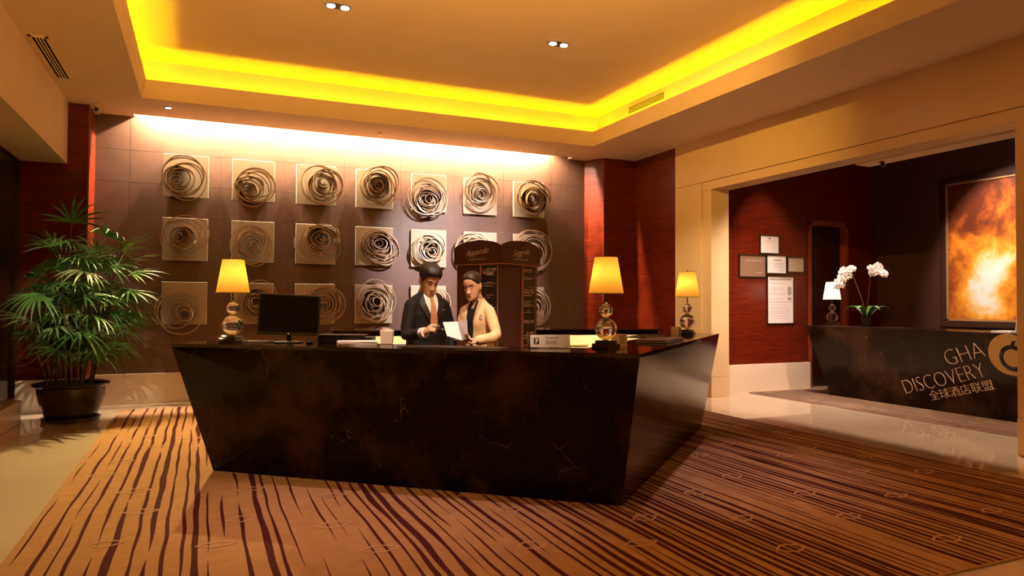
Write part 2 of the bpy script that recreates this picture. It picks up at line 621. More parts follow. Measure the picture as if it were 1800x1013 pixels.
# slot over the art wall
B().box((-0.92, 10.91, CZ + 0.02), (5.96, 10.93, 4.32)).box((-0.92, 10.93, 4.30), (5.96, YB + 0.02, 4.32)).box((-0.92, 10.93, CZ + 0.02), (-0.90, YB + 0.02, 4.3)).box((5.94, 10.93, CZ + 0.02), (5.96, YB + 0.02, 4.3)).build('washer_slot', M['plaster'], ceiling)
# sloped lip of the coffer, trough and raised ceiling
i0x, i1x, i0y, i1y = CX0 + 0.05, CX1 - 0.02, CY0 + 0.05, CY1 - 0.05
ZL = 4.23
lip = B()
lo = [(CX0, CY0, CZ), (CX1, CY0, CZ), (CX1, CY1, CZ), (CX0, CY1, CZ)]
hi = [(i0x, i0y, ZL), (i1x, i0y, ZL), (i1x, i1y, ZL), (i0x, i1y, ZL)]
ho = [(i0x - 0.03, i0y - 0.03, ZL), (i1x + 0.03, i0y - 0.03, ZL), (i1x + 0.03, i1y + 0.03, ZL), (i0x - 0.03, i1y + 0.03, ZL)]
lo2 = [(CX0 - 0.05, CY0 - 0.05, CZ + 0.02), (CX1 + 0.05, CY0 - 0.05, CZ + 0.02), (CX1 + 0.05, CY1 + 0.05, CZ + 0.02), (CX0 - 0.05, CY1 + 0.05, CZ + 0.02)]
lip.loft([list(map(Vector, r)) for r in (lo2, lo, hi, ho)] + [list(map(Vector, lo2))], cap=False)
lip.build('coffer_lip', M['plaster'], ceiling)
ux0, ux1, uy0, uy1, UZ = -1.0, 6.08, -1.3, 10.29, 4.57
B().box((ux0 - 0.05, uy0 - 0.05, UZ), (ux1 + 0.05, uy1 + 0.05, UZ + 0.05)).build('raised_ceiling', M['plaster'], ceiling)
w = B()
w.box((ux0 - 0.05, uy1, CZ + 0.02), (ux1 + 0.05, uy1 + 0.05, UZ))
w.box((ux0 - 0.05, uy0 - 0.05, CZ + 0.02), (ux1 + 0.05, uy0, UZ))
w.box((ux0 - 0.05, uy0, CZ + 0.02), (ux0, uy1, UZ))
w.box((ux1, uy0, CZ + 0.02), (ux1 + 0.05, uy1, UZ))
w.build('coffer_wall', M['plaster'], ceiling)
st = B()
zt, hh = 4.08, 0.02
st.box((ux0 + 0.1, CY1 + 0.10, zt), (ux1 - 0.1, CY1 + 0.13, zt + hh))
st.box((CX0 - 0.16, CY0, zt), (CX0 - 0.13, CY1 + 0.05, zt + hh))
st.box((CX1 + 0.10, CY0, zt), (CX1 + 0.13, CY1 + 0.05, zt + hh))
st.box((ux0 + 0.1, CY0 - 0.16, zt), (ux1 - 0.1, CY0 - 0.13, zt + hh))
st.build('cove_strip', M['cove'], ceiling)

# lobby walls behind the camera
structure(B().box((XL - 0.3, YN - 0.2, 0.0), (7.46, YN, CZ + 0.02)).build('wall_front', M['plaster']))

# ------------------------------------------------------------------ inner room
structure(B().box((7.455, 9.05, 0.0), (9.56, 9.35, 4.3)).box((10.42, 9.05, 0.0), (11.25, 9.35, 4.3)).box((9.56, 9.05, 2.85), (10.42, 9.35, 4.3)).build('wall_inner_back', M['wood']))
structure(B().box((11.2, YN, 0.0), (11.5, 9.05, 4.3)).build('wall_inner_right', mat('dark_wallcovering', (0.055, 0.016, 0.010), 0.6)))
structure(B().box((7.46, YN, 4.2), (11.5, 9.4, 4.3)).build('ceiling_inner', mat('inner_dark_ceiling', (0.20, 0.14, 0.09), 0.8)))
structure(B().box((7.46, YN - 0.2, 0.0), (11.5, YN, 4.3)).build('wall_inner_front', M['wood']))
structure(B().box((7.465, 9.00, 0.0), (9.52, 9.05, 0.44)).build('baseboard_inner', M['base'], bevel=0.003))
dr = bpy.data.objects.new('door_1', None)
COL.objects.link(dr)
dr.location = (9.99, 9.05, 0)
dr['kind'] = 'structure'
for x0, x1 in ((-0.47, -0.40), (0.40, 0.47)):
    B().box((x0, -0.025, 0.0), (x1, 0.12, 2.86)).build('door_jamb', M['wood_trim'], dr, bevel=0.003)
B().box((-0.47, -0.025, 2.80), (0.47, 0.12, 2.88)).build('door_head', M['wood_trim'], dr, bevel=0.003)
dl = B().box((-0.40, 0.10, 0.0), (0.40, 0.145, 2.80)).build('door_leaf', mat('black_door', (0.012, 0.004, 0.003), 0.25), dr)
B().box((-0.26, 0.094, 0.15), (0.26, 0.10, 2.6)).build('door_panel', mat('dark_red_lacquer', (0.03, 0.006, 0.004), 0.2), dl, bevel=0.002)
B().capsule([(0.33, 0.08, 0.98), (0.33, 0.08, 1.12)], 0.010).build('door_handle', M['chrome'], dl, smooth=40)

# ------------------------------------------------------------------ striped rug
rug = thing('rug', 'tan carpet with wavering maroon stripes and eye motifs under the marble counter', 'rug', (2.6, 6.5, 0))
RX0, RX1, RY0, RY1 = -0.97, 6.13, 2.50, 10.47
B().box((RX0 - 2.6, RY0 - 6.5, 0.0), (RX1 - 2.6, RY1 - 6.5, 0.012)).build('carpet_field', M['carpet'], rug, bevel=0.004)
rng = random.Random(7)
sb = B()
x = RX0 + 0.05
lane = 0
while x < RX1 - 0.04:
    y = RY0 + 0.02 - rng.random() * 1.5
    wide = rng.random()
    wmax = 0.024 if wide > 0.55 else (0.014 if wide > 0.25 else 0.009)
    while y < RY1:
        ln_ = rng.uniform(2.0, 7.0) if wmax > 0.012 else rng.uniform(0.7, 2.6)
        y1 = y + ln_
        a, b_ = max(y, RY0 + 0.01), min(y1, RY1 - 0.01)
        if b_ - a > 0.2:
            n = max(4, int((b_ - a) / 0.11))
            tp = rng.uniform(0.25, 0.7)
            L_, R_ = [], []
            for k in range(n + 1):
                yk = a + (b_ - a) * k / n
                e = min((yk - y) / tp, (y1 - yk) / tp, 1.0)
                hw = wmax * (0.16 + 0.84 * max(0.0, e)) * (0.75 + 0.45 * noise.noise(Vector((x * 3.1, yk * 1.7, lane))))
                cx = x + 0.022 * noise.noise(Vector((x * 0.9, yk * 1.1, 3.0))) + 0.010 * noise.noise(Vector((lane * 1.7, yk * 2.3, 9.0)))
                L_.append((cx - hw - 2.6, yk - 6.5, 0.0132))
                R_.append((cx + hw - 2.6, yk - 6.5, 0.0132))
            m_ = len(L_)
            sb._add(L_ + R_, [(k, m_ + k, m_ + k + 1, k + 1) for k in range(m_ - 1)])
        y = y1 + rng.uniform(0.03, 0.25 if wmax > 0.012 else 1.0)
    fx = min(1.0, max(0.0, (x - 0.6) / 1.8))
    x += rng.uniform(0.066 - 0.022 * fx, 0.118 - 0.034 * fx)
    lane += 1
so = sb.build('stripe', M['stripe'], rug)
so['kind'] = 'stuff'
mb = B()
for gx in range(9):
    for gy in range(13):
        cx = RX0 + 0.4 + gx * 0.78 + rng.uniform(-0.22, 0.22)
        cy = RY0 + 0.3 + (gy + 0.5 * (gx % 2)) * 0.62 + rng.uniform(-0.12, 0.12)
        if not (RX0 + 0.15 < cx < RX1 - 0.15 and RY0 + 0.1 < cy < RY1 - 0.1):
            continue
        hw, hh_ = rng.uniform(0.085, 0.12), rng.uniform(0.045, 0.065)
        for sg in (1, -1):
            off = sg * rng.uniform(-0.012, 0.012)
            P_, Q_ = [], []
            for k in range(11):
                t = -1 + 2 * k / 10
                xx = cx + off + hw * t * rng.uniform(1.0, 1.02)
                yy_ = cy + sg * hh_ * (1 - abs(t) ** 1.7)
                P_.append((xx - 2.6, yy_ - 0.009 - 6.5, 0.0145))
                Q_.append((xx - 2.6, yy_ + 0.009 - 6.5, 0.0145))
            mb._add(P_ + Q_, [(k, k + 1, 12 + k, 11 + k) for k in range(10)])
mo = mb.build('eye_motif', M['motif'], rug)
mo['kind'] = 'stuff'

runner = thing('carpet_runner', 'fawn striped carpet in front of the gold lettered counter', 'carpet', (9.6, 5.5, 0))
B().box((8.05 - 9.6, 1.0 - 5.5, 0.0), (11.15 - 9.6, 8.87 - 5.5, 0.010)).build('carpet_field', M['runner'], runner, bevel=0.003)
sb = B()
x = 8.08
while x < 11.1:
    a = 1.02
    while a < 8.8:
        b_ = min(8.85, a + rng.uniform(0.4, 2.6))
        hw = rng.uniform(0.004, 0.012)
        sb._add([(x - hw - 9.6, a - 5.5, 0.0112), (x + hw - 9.6, a - 5.5, 0.0112), (x + hw - 9.6, b_ - 5.5, 0.0112), (x - hw - 9.6, b_ - 5.5, 0.0112)], [(0, 1, 2, 3)])
        a = b_ + rng.uniform(0.05, 0.4)
    x += rng.uniform(0.03, 0.07)
so = sb.build('stripe', M['runner_stripe'], runner)
so['kind'] = 'stuff'

# ------------------------------------------------------------------ reception counter
CT = 1.085
A_, B_, C_ = Vector((-0.232, 6.30)), Vector((2.69, 3.99)), Vector((5.44, 6.47))
a_, b_, c_ = Vector((0.10, 6.42)), Vector((2.69, 4.215)), Vector((5.25, 6.555))
ca = thing('reception_counter', 'dark marble reception counter with a sharp front corner and sloping faces', 'counter', (2.69, 4.8, 0.012))


def inset(p, q, d):
    t = (q - p).normalized()
    return Vector((-t.y, t.x)) * d


def isect(p, d, q, e):
    den = d.x * e.y - d.y * e.x
    return p + d * (((q - p).x * e.y - (q - p).y * e.x) / den)


def counter_outline(A, Bc, C, w):
    n1, n2 = inset(A, Bc, w), inset(Bc, C, w)
    return A + n1, isect(A + n1, Bc - A, C + n2, C - Bc), C + n2


O2 = Vector((2.69, 4.8))
Ai, Bi, Ci = counter_outline(A_, B_, C_, 0.52)
ai, bi, ci = counter_outline(a_, b_, c_, 0.36)


def v3(p, z):
    return Vector((p.x - O2.x, p.y - O2.y, z - 0.012))


def panel(name, p0, p1, q0, q1, z0, z1, t, material=M['marble']):
    pts = [v3(p0, z0), v3(p1, z0), v3(q1, z1), v3(q0, z1)]
    n = (pts[1] - pts[0]).cross(pts[3] - pts[0]).normalized()
    return B().slab(pts, -n, t).build(name, material, ca)


TZ = CT - 0.03
k = TZ / CT
lerp2 = lambda p, q, t: p + (q - p) * t
A1, B1, C1 = lerp2(a_, A_, k), lerp2(b_, B_, k), lerp2(c_, C_, k)
Ai1, Bi1, Ci1 = lerp2(ai, Ai, k), lerp2(bi, Bi, k), lerp2(ci, Ci, k)
panel('front_panel', a_, b_, A1, B1, 0.012, TZ, 0.03)
panel('front_panel', b_, c_, B1, C1, 0.012, TZ, 0.03)
panel('end_panel', ai, a_, Ai1, A1, 0.012, TZ, 0.03)
panel('end_panel', c_, ci, C1, Ci1, 0.012, TZ, 0.03)
panel('inner_panel', bi, ai, Bi1, Ai1, 0.012, TZ, 0.03, M['orange_niche'])
panel('inner_panel', ci, bi, Ci1, Bi1, 0.012, TZ, 0.03, M['orange_niche'])
tb = B()
for ring in (([A1, B1, Bi1, Ai1], [A_, B_, Bi, Ai]), ([B1, C1, Ci1, Bi1], [B_, C_, Ci, Bi])):
    tb.hexa([v3(p, TZ) for p in ring[0]], [v3(p, CT) for p in ring[1]])
tb.build('countertop', M['marble_top'], ca)

# counter behind the staff, with a lit niche
bc = thing('back_counter', 'low dark counter with a lit niche behind the reception staff', 'counter', (3.25, 7.75, 0.012), rad(-10))
B().box((-1.95, -0.25, 1.083), (1.95, 0.35, 1.103)).build('countertop', M['marble_top'], bc, bevel=0.003)
B().box((-1.93, -0.22, 1.035), (1.93, -0.19, 1.083)).build('apron', M['marble'], bc)
B().box((-1.93, 0.30, 0.0), (1.93, 0.33, 1.083)).build('back_panel', M['niche_cream'], bc)
B().box((-1.93, -0.20, 0.0), (1.93, 0.30, 0.70)).build('base_cabinet', M['orange_niche'], bc)
for xx in (-1.93, -0.65, 0.65, 1.90):
    B().box((xx, -0.185, 0.70), (xx + 0.03, 0.30, 1.083)).build('divider', M['niche_cream'], bc)
B().box((-1.88, -0.17, 1.066), (1.88, -0.13, 1.083)).build('led_strip', M['desk_led'], bc)

# second counter
P2 = (8.95, 6.4, 0.010)
sd = thing('lettered_counter', 'dark marble counter with gold lettering beyond the stone portal', 'counter', P2)


def d2(x, y, z):
    return Vector((x - P2[0], y - P2[1], z - P2[2]))


F0, F1 = 9.02, 8.80


def face_x(z):
    return F0 + (F1 - F0) * z / 1.09


YA, YBt, YE, YEt = 8.13, 8.42, 3.6, 3.3
b2 = B()
b2.slab([d2(F0, YE, 0.01), d2(F0, YA, 0.01), d2(face_x(1.06), lerp2(Vector((YA, 0)), Vector((YBt, 0)), 1.06 / 1.09).x, 1.06), d2(face_x(1.06), YEt, 1.06)], (1, 0, 0.2), 0.03)
b2.build('front_panel', M['marble_brown'], sd)
b2 = B()
b2.slab([d2(F0, YA, 0.01), d2(F0 + 0.5, YA, 0.01), d2(F0 + 0.5, YBt - 0.01, 1.06), d2(face_x(1.06), YBt - 0.01, 1.06)], (0, -1, 0.2), 0.03)
b2.build('end_panel', M['marble_brown'], sd)
b2 = B()
b2.hexa([d2(face_x(1.06), YEt, 1.06), d2(9.6, YEt, 1.06), d2(9.6, YBt - 0.008, 1.06), d2(face_x(1.06), YBt - 0.008, 1.06)],
        [d2(F1, YEt, 1.09), d2(9.6, YEt, 1.09), d2(9.6, YBt, 1.09), d2(F1, YBt, 1.09)])
b2.build('countertop', M['marble_brown'], sd)
B().box(tuple(d2(9.50, YE, 0.01)), tuple(d2(9.55, YA, 1.06))).build('inner_panel', M['wood'], sd)
# lettering lies on the sloping face, running uphill to the right
fn = Vector((-1.09, 0, -0.22)).normalized()


def on_face(y, z, lift=0.003):
    return d2(face_x(z), y, z) + fn * lift


def uphill(p0, p1):
    return axes(on_face(*p0), on_face(*p1) - on_face(*p0), Vector((-0.2, 0, 1.09)))


for body, p0, p1, fit, wt in (('GHA', (6.135, 0.640), (5.63, 0.795), (0.53, 0.195), -0.016), ('DISCOVERY', (6.800, 0.192), (5.64, 0.548), (1.20, 0.185), -0.016), ('全球酒店联盟', (6.44, 0.140), (5.56, 0.395), (0.90, 0.130), -0.006)):
    text_mesh('lettering', body, 0.5, M['gold'], sd, uphill(p0, p1), 0.003, weight=wt, spacing=0.96, fit=fit)


def emblem_pt(u, v):
    """u to the right (-y), v up the face, about the middle of the emblem"""
    z = 0.835 + v
    return on_face(5.335 - u, z, 0.003)


def emblem_poly(pts, lift, t, name, material):
    return B().slab([emblem_pt(*p) + fn * lift for p in pts], fn, t).build(name, material, sd)


outer = [(0.255 * cos(a), 0.245 * sin(a)) for a in [rad(q) for q in range(-60, 271, 10)]]
outer = [(x_, y_) for x_, y_ in outer]
outer = [(0.25, -0.12), (0.24, -0.23), (0.12, -0.265)] + [(0.262 * cos(rad(q)), 0.25 * sin(rad(q)) * (1.0)) for q in range(265, -20, -10)]
emblem_poly(outer, 0.0, 0.002, 'emblem_disc', M['gold_disc'])
ringp = B()
N_ = 30
ri = [emblem_pt(0.02 + 0.105 * cos(2 * pi * k_ / N_), -0.04 + 0.108 * sin(2 * pi * k_ / N_)) + fn * 0.003 for k_ in range(N_)]
ro = [emblem_pt(0.02 + 0.155 * cos(2 * pi * k_ / N_), -0.04 + 0.160 * sin(2 * pi * k_ / N_)) + fn * 0.003 for k_ in range(N_)]
ringp._add(ri + ro, [(k_, (k_ + 1) % N_, N_ + (k_ + 1) % N_, N_ + k_) for k_ in range(N_)])
ringp.quad(*[emblem_pt(*p) + fn * 0.003 for p in ((0.005, 0.10), (0.05, 0.10), (0.085, 0.175), (0.035, 0.165))])
ringp.quad(*[emblem_pt(*p) + fn * 0.003 for p in ((0.10, -0.14), (0.15, -0.11), (0.19, -0.21), (0.15, -0.22))])
ringp.build('emblem_ring', M['marble'], sd)


# ------------------------------------------------------------------ table lamps
def table_lamp(label, loc, rotz, shade, power, col, scale=1.0):
    t = thing('table_lamp', label, 'lamp', loc, rotz, 'crystal table lamps on the counters')
    t.scale = (scale,) * 3
    B().box((-0.078, -0.078, 0.0), (0.078, 0.078, 0.028)).box((-0.060, -0.060, 0.028), (0.060, 0.060, 0.052)).build('base', mat_cache('lamp_base'), t, bevel=0.003)
    B().ball((0, 0, 0.140), 0.085, 32, 20).build('crystal_ball', M['glass'], t, smooth=60)
    B().ball((0, 0, 0.284), 0.053, 28, 18).build('crystal_ball', M['glass'], t, smooth=60)
    for pr_ in ([(0.020, 0.052), (0.022, 0.058), (0.010, 0.062)], [(0.012, 0.222), (0.024, 0.225), (0.024, 0.231), (0.012, 0.234)], [(0.016, 0.334), (0.014, 0.346), (0.006, 0.350)]):
        B().lathe(pr_, 16).build('collar', M['chrome'], t, smooth=40)
    B().tube([(0, 0, 0.346), (0, 0, 0.50)], 0.006, 10).build('stem', M['bronze'], t, smooth=40)
    seg = 40
    prof = [(0.135, 0.415), (0.0875, 0.695)]
    sh = B()
    sh.loft([[(r * cos(2 * pi * q / seg), r * sin(2 * pi * q / seg), z) for q in range(seg)] for r, z in prof], cap=False)
    s_o = sh.build('lamp_shade', shade, t, smooth=60)
    for r, z in prof:
        B().tube([(r * cos(2 * pi * q / 24), r * sin(2 * pi * q / 24), z) for q in range(25)], 0.0016, 5, cap=False).build('shade_wire', M['bronze'], s_o, smooth=60)
    hb = B()
    for q in range(3):
        hb.tube([(0, 0, 0.685), (0.0875 * cos(2 * pi * q / 3), 0.0875 * sin(2 * pi * q / 3), 0.693)], 0.0015, 5)
    hb.tube([(0, 0, 0.50), (0, 0, 0.71)], 0.003, 6).ball((0, 0, 0.713), 0.006, 8, 6)
    hb.build('finial', M['bronze'], t, smooth=40)
    lamp('bulb', 'POINT', power, col, t, (0.0, 0.02, 0.56), radius=0.03)
    return t


_mc = {}


def mat_cache(k):
    if k not in _mc:
        _mc[k] = mat(k, (0.035, 0.018, 0.014), 0.12, 0.3)
    return _mc[k]


table_lamp('crystal ball table lamp beside the black monitor, yellow lit shade', (0.235, 6.44, CT), rad(-38), M['shade'], P_SHADE, (1.0, 0.66, 0.22))
table_lamp('crystal ball table lamp at the front corner of the marble counter, behind the sign', (2.855, 4.70, CT), rad(20), M['shade'], P_SHADE, (1.0, 0.60, 0.18))
table_lamp('crystal ball table lamp on the counter end by the cream stone pier', (4.96, 6.43, CT), rad(42), M['shade'], P_SHADE, (1.0, 0.66, 0.22))
table_lamp('crystal ball table lamp with white shade on the lettered counter beside the orchid', (9.18, 8.24, 1.09), 0.0, M['shade_white'], 4.0, (1.0, 0.72, 0.58), 1.0)

# ------------------------------------------------------------------ ceiling lights
def twin_downlight(x, y, label, power, col, aim=(0, 0), angle=46, blend=0.95, z=UZ):
    t = thing('ceiling_downlight', label, 'light', (x, y, z), 0, 'twin downlights in the raised ceiling')
    pl = []
    for q in range(32):
        a = 2 * pi * q / 32
        pl.append(((0.075 if cos(a) >= 0 else -0.075) + 0.062 * cos(a), 0.062 * sin(a)))
    B().prism(pl, -0.008, 0.0).build('trim_plate', M['bronze'], t)
    for s in (-1, 1):
        B().lathe([(0.045, -0.0095), (0.045, -0.013), (0.03, -0.015)], 18, (0.075 * s, 0, 0)).build('lens', M['lens'], t, smooth=40)
    lamp('downlight_beam', 'SPOT', power, col, t, (0, 0, -0.03), (aim[0], aim[1], -4.0), 0.05, angle, blend)
    return t


twin_downlight(1.276, 7.55, 'twin recessed downlight above the black monitor', P_DOWN, PINK, aim=(0.2, 0.6))
twin_downlight(3.91, 7.55, 'twin recessed downlight above the menu kiosk', P_DOWN, PINK, aim=(-0.3, 0.6))
twin_downlight(1.276, 4.95, 'twin recessed downlight over the counter front, out of view', P_DOWN, PINK)
twin_downlight(3.91, 4.95, 'twin recessed downlight over the counter corner, out of view', P_DOWN, PINK)
twin_downlight(1.276, 2.3, 'twin recessed downlight near the camera on the window side', P_DOWN * 0.08, PINK)
twin_downlight(3.91, 2.3, 'twin recessed downlight near the camera on the portal side', P_DOWN * 0.08, PINK)


def small_downlight(x, y, label, power, col, target, angle=60, blend=0.6, z=CZ, group='small downlights in the lower ceiling'):
    t = thing('ceiling_spotlight', label, 'light', (x, y, z), 0, group)
    B().lathe([(0.055, 0.0), (0.055, -0.006), (0.040, -0.010)], 20).build('trim_ring', M['bronze'], t, smooth=30)
    B().lathe([(0.036, -0.0105), (0.03, -0.014)], 16).build('lens', M['lens'], t)
    lamp('spot_beam', 'SPOT', power, col, t, (0, 0, -0.03), (target[0] - x, target[1] - y, target[2] - z), 0.04, angle, blend)
    return t


small_downlight(-1.2, 5.3, 'small ceiling spotlight aimed at the potted palm', 850, (1.0, 0.88, 0.68), (-1.42, 9.85, 1.45), 20)
small_downlight(-1.35, 5.0, 'small ceiling spotlight over the window side floor', 220, (1.0, 0.68, 0.30), (0.0, 5.4, 0), 66, 0.95)
small_downlight(-0.45, 10.35, 'small ceiling spotlight over the floor behind the rug edge', 2000, (1.0, 0.72, 0.30), (-0.15, 7.4, 0), 62, 0.95)

# unseen behind the camera: two broad lamps added as warm fill
for (x, y, lab) in ((0.3, -2.3, 'added broad square fill lamp behind the camera on the window side'), (4.6, -2.3, 'added broad square fill lamp behind the camera on the portal side')):
    t = thing('ceiling_fill_lamp', lab, 'light', (x, y, CZ))
    B().box((-0.6, -0.6, -0.06), (0.6, 0.6, 0.0)).build('frame', M['bronze'], t, bevel=0.004)
    B().box((-0.56, -0.56, -0.068), (0.56, 0.56, -0.061)).build('diffuser', emis('fill_diffuser', (1.0, 0.62, 0.3), 2.0), t)
    lamp('fill_light', 'AREA', P_FILL, WARM, t, (0, 0, -0.075), (0, 0, -2), size=(1.1, 1.1))

# uplight bowls added overhead, out of view, to brighten the ceiling
for (x, y, lab) in ((0.5, 1.6, 'added bronze uplight bowl for ceiling fill on the window side, unseen overhead'), (2.5, 1.6, 'added bronze uplight bowl for ceiling fill on the portal side, unseen overhead')):
    t = thing('fill_uplight', lab, 'light', (x, y, UZ), 0, 'added uplight bowls in the coffer')
    B().lathe([(0.06, 0.0), (0.06, -0.02), (0.01, -0.03)], 16).tube([(0, 0, -0.02), (0, 0, -1.86)], 0.008, 8).build('rod', M['bronze'], t, smooth=40)
    B().lathe([(0.40, -1.70), (0.38, -1.80), (0.25, -1.9), (0.02, -1.94), (0.02, -1.93), (0.24, -1.885), (0.37, -1.785), (0.39, -1.70)], 28, cap=False).build('bowl', M['bronze'], t, smooth=40)
    lamp('uplight', 'SPOT', P_UPFILL, WARM, t, (0, 0, -1.78), (0.25, 4.6, 0.2), 0.10, 84, 0.85)

# coffer spot on the sculptures
t = thing('ceiling_spotlight', 'adjustable spotlight in the raised ceiling aimed at the art wall', 'light', (3.95, 5.5, UZ))
B().lathe([(0.06, 0.0), (0.06, -0.006), (0.045, -0.012)], 20).build('trim_ring', M['bronze'], t, smooth=30)
B().lathe([(0.04, -0.0125), (0.03, -0.016)], 16).build('lens', M['lens'], t)
lamp('art_beam', 'SPOT', P_ART, (1.0, 0.84, 0.88), t, (0, 0, -0.03), (-0.05, 5.55, -2.75), 0.05, 33, 0.95)

# spotlight on the staff, overhead
t = thing('ceiling_spotlight', 'adjustable spotlight in the raised ceiling aimed at the two staff', 'light', (1.9, 3.3, UZ))
B().lathe([(0.06, 0.0), (0.06, -0.006), (0.045, -0.012)], 20).build('trim_ring', M['bronze'], t, smooth=30)
B().lathe([(0.04, -0.0125), (0.03, -0.016)], 16).build('lens', M['lens'], t)
lamp('staff_beam', 'SPOT', P_STAFF, (1.0, 0.72, 0.50), t, (0, 0, -0.03), (0.15, 2.3, -3.2), 0.06, 32, 0.8)

# unseen spotlight added overhead to brighten the stone pier
t = thing('ceiling_spotlight', 'added unseen fill spotlight in the raised ceiling aimed at the stone pier', 'light', (3.3, 4.5, UZ))
B().lathe([(0.06, 0.0), (0.06, -0.006), (0.045, -0.012)], 20).build('trim_ring', M['bronze'], t, smooth=30)
B().lathe([(0.04, -0.0125), (0.03, -0.016)], 16).build('lens', M['lens'], t)
lamp('pier_fill', 'SPOT', 1500, (1.0, 0.78, 0.48), t, (0, 0, -0.03), (3.82, 4.7, -3.1), 0.05, 22, 0.9)

# fill spotlight added out of view to lift the portal header
t = thing('ceiling_spotlight', 'added unseen fill spotlight in the raised ceiling aimed at the portal header', 'light', (1.0, 4.2, UZ))
B().lathe([(0.06, 0.0), (0.06, -0.006), (0.045, -0.012)], 20).build('trim_ring', M['bronze'], t, smooth=30)
B().lathe([(0.04, -0.0125), (0.03, -0.016)], 16).build('lens', M['lens'], t)
lamp('header_fill', 'SPOT', 1500, (1.0, 0.56, 0.10), t, (0, 0, -0.03), (6.1, 4.2, -1.05), 0.05, 40, 0.95)

# wall washers in the slot
NW = 15
for q in range(NW):
    x = -0.60 + q * (5.34 + 0.60) / (NW - 1)
    t = thing('wall_washer', 'small wall washer lamp hidden in the slot above the art wall', 'light', (x, 10.975, 4.30), 0, 'wall washers in the ceiling slot')
    B().lathe([(0.03, 0.0), (0.035, -0.07), (0.028, -0.08)], 12).build('lamp_body', M['bronze'], t, smooth=30)
    B().lathe([(0.024, -0.081), (0.018, -0.084)], 12).build('lens', M['lens'], t)
    lamp('washer_beam', 'SPOT', P_WASH, (1.0, 0.78, 0.54), t, (0, 0, -0.10), (0, 0.02, -2), 0.02, 150, 0.5)

# spotlights of the inner room
small_downlight(8.35, 8.2, 'small inner room spotlight aimed at the framed notices', 170, (1.0, 0.66, 0.52), (8.6, 9.05, 1.6), 55, 0.7, 4.2, 'inner room spotlights')
small_downlight(8.15, 7.6, 'small inner room spotlight over the cream skirting', 1000, (1.0, 0.74, 0.62), (8.0, 8.3, 0), 74, 0.9, 4.2, 'inner room spotlights')
small_downlight(9.9, 7.7, 'small inner room spotlight aimed at the white orchid', 420, (1.0, 0.80, 0.72), (9.3, 7.7, 1.8), 30, 0.6, 4.2, 'inner room spotlights')
small_downlight(9.4, 6.6, 'small inner room spotlight aimed at the abstract canvas', 900, (1.0, 0.82, 0.66), (11.2, 6.6, 2.2), 60, 0.5, 4.2, 'inner room spotlights')
small_downlight(8.1, 5.2, 'small inner room spotlight over the gold lettering', 820, (1.0, 0.70, 0.50), (8.55, 5.7, 0.3), 96, 0.7, 4.2, 'inner room spotlights')

# ------------------------------------------------------------------ vents, sprinklers, camera
vt = thing('ceiling_vent', 'long cream slot vent in the ceiling beside the window beam', 'vent', (-1.503, 8.80, CZ))
B().box((-0.068, -0.70, -0.002), (0.068, 0.70, 0.0)).build('backing', M['void'], vt)
B().box((-0.085, -0.72, -0.012), (-0.058, 0.72, 0.0)).box((0.058, -0.72, -0.012), (0.085, 0.72, 0.0)).box((-0.085, -0.72, -0.012), (0.085, -0.69, 0.0)).box((-0.085, 0.69, -0.012), (0.085, 0.72, 0.0)).build('frame', M['plaster'], vt)
for q in range(3):
    B().box((-0.0345 + q * 0.029 - 0.0, -0.69, -0.010), (-0.0345 + q * 0.029 + 0.011, 0.69, -0.002)).build('slat', M['plaster'], vt)
vt = thing('wall_vent', 'slot vent in the yellow lit coffer wall on the portal side', 'vent', (6.079, 8.88, 4.445))
B().box((-0.002, -0.46, -0.055), (0.0, 0.46, 0.055)).build('backing', M['void'], vt)
B().box((-0.012, -0.47, 0.048), (0.0, 0.47, 0.062)).box((-0.012, -0.47, -0.062), (0.0, 0.47, -0.048)).build('frame', M['plaster'], vt)
for q in range(3):
    B().box((-0.010, -0.46, -0.031 + q * 0.026), (-0.002, 0.46, -0.022 + q * 0.026)).build('slat', M['plaster'], vt)
for (x, y, lab) in ((2.43, 10.54, 'small round sprinkler over the middle of the art wall'), (5.47, 10.63, 'small round sprinkler over the last sculpture column')):
    t = thing('sprinkler', lab, 'sprinkler', (x, y, CZ), 0, 'sprinklers in the lower ceiling')
    B().lathe([(0.045, 0.0), (0.042, -0.008), (0.02, -0.012)], 18).build('rosette', M['plaster'], t, smooth=30)
    B().lathe([(0.012, -0.012), (0.012, -0.03), (0.022, -0.034), (0.022, -0.038)], 12).build('nozzle', M['chrome'], t, smooth=30)
t = thing('security_camera', 'small grey security camera in the ceiling corner above the palm', 'camera', (-1.30, 10.62, CZ))
B().lathe([(0.04, 0.0), (0.04, -0.015), (0.018, -0.02), (0.016, -0.05)], 16).build('mount', M['plaster'], t, smooth=30)
B().box((-0.035, -0.075, -0.115), (0.035, 0.05, -0.045)).build('housing', mat('grey_housing', (0.35, 0.27, 0.2), 0.5), t, bevel=0.008)
B().T
lens_b = B()
lens_b.T = Matrix.Translation((0, -0.076, -0.08)) @ Matrix.Rotation(pi / 2, 4, 'X')
lens_b.lathe([(0.022, -0.004), (0.022, 0.012), (0.012, 0.012)], 14)
lens_b.build('camera_lens', M['black'], t)
t = thing('track_spotlight', 'tiny black spotlight under the pelmet inside the portal', 'light', (7.56, 6.03, 3.17))
B().lathe([(0.03, 0.0), (0.03, -0.012), (0.01, -0.016)], 12).build('mount', M['black'], t)
B().tube([(0, 0, -0.012), (0.0, -0.02, -0.06)], [0.016, 0.03], 12).build('lamp_head', M['black'], t, smooth=40)

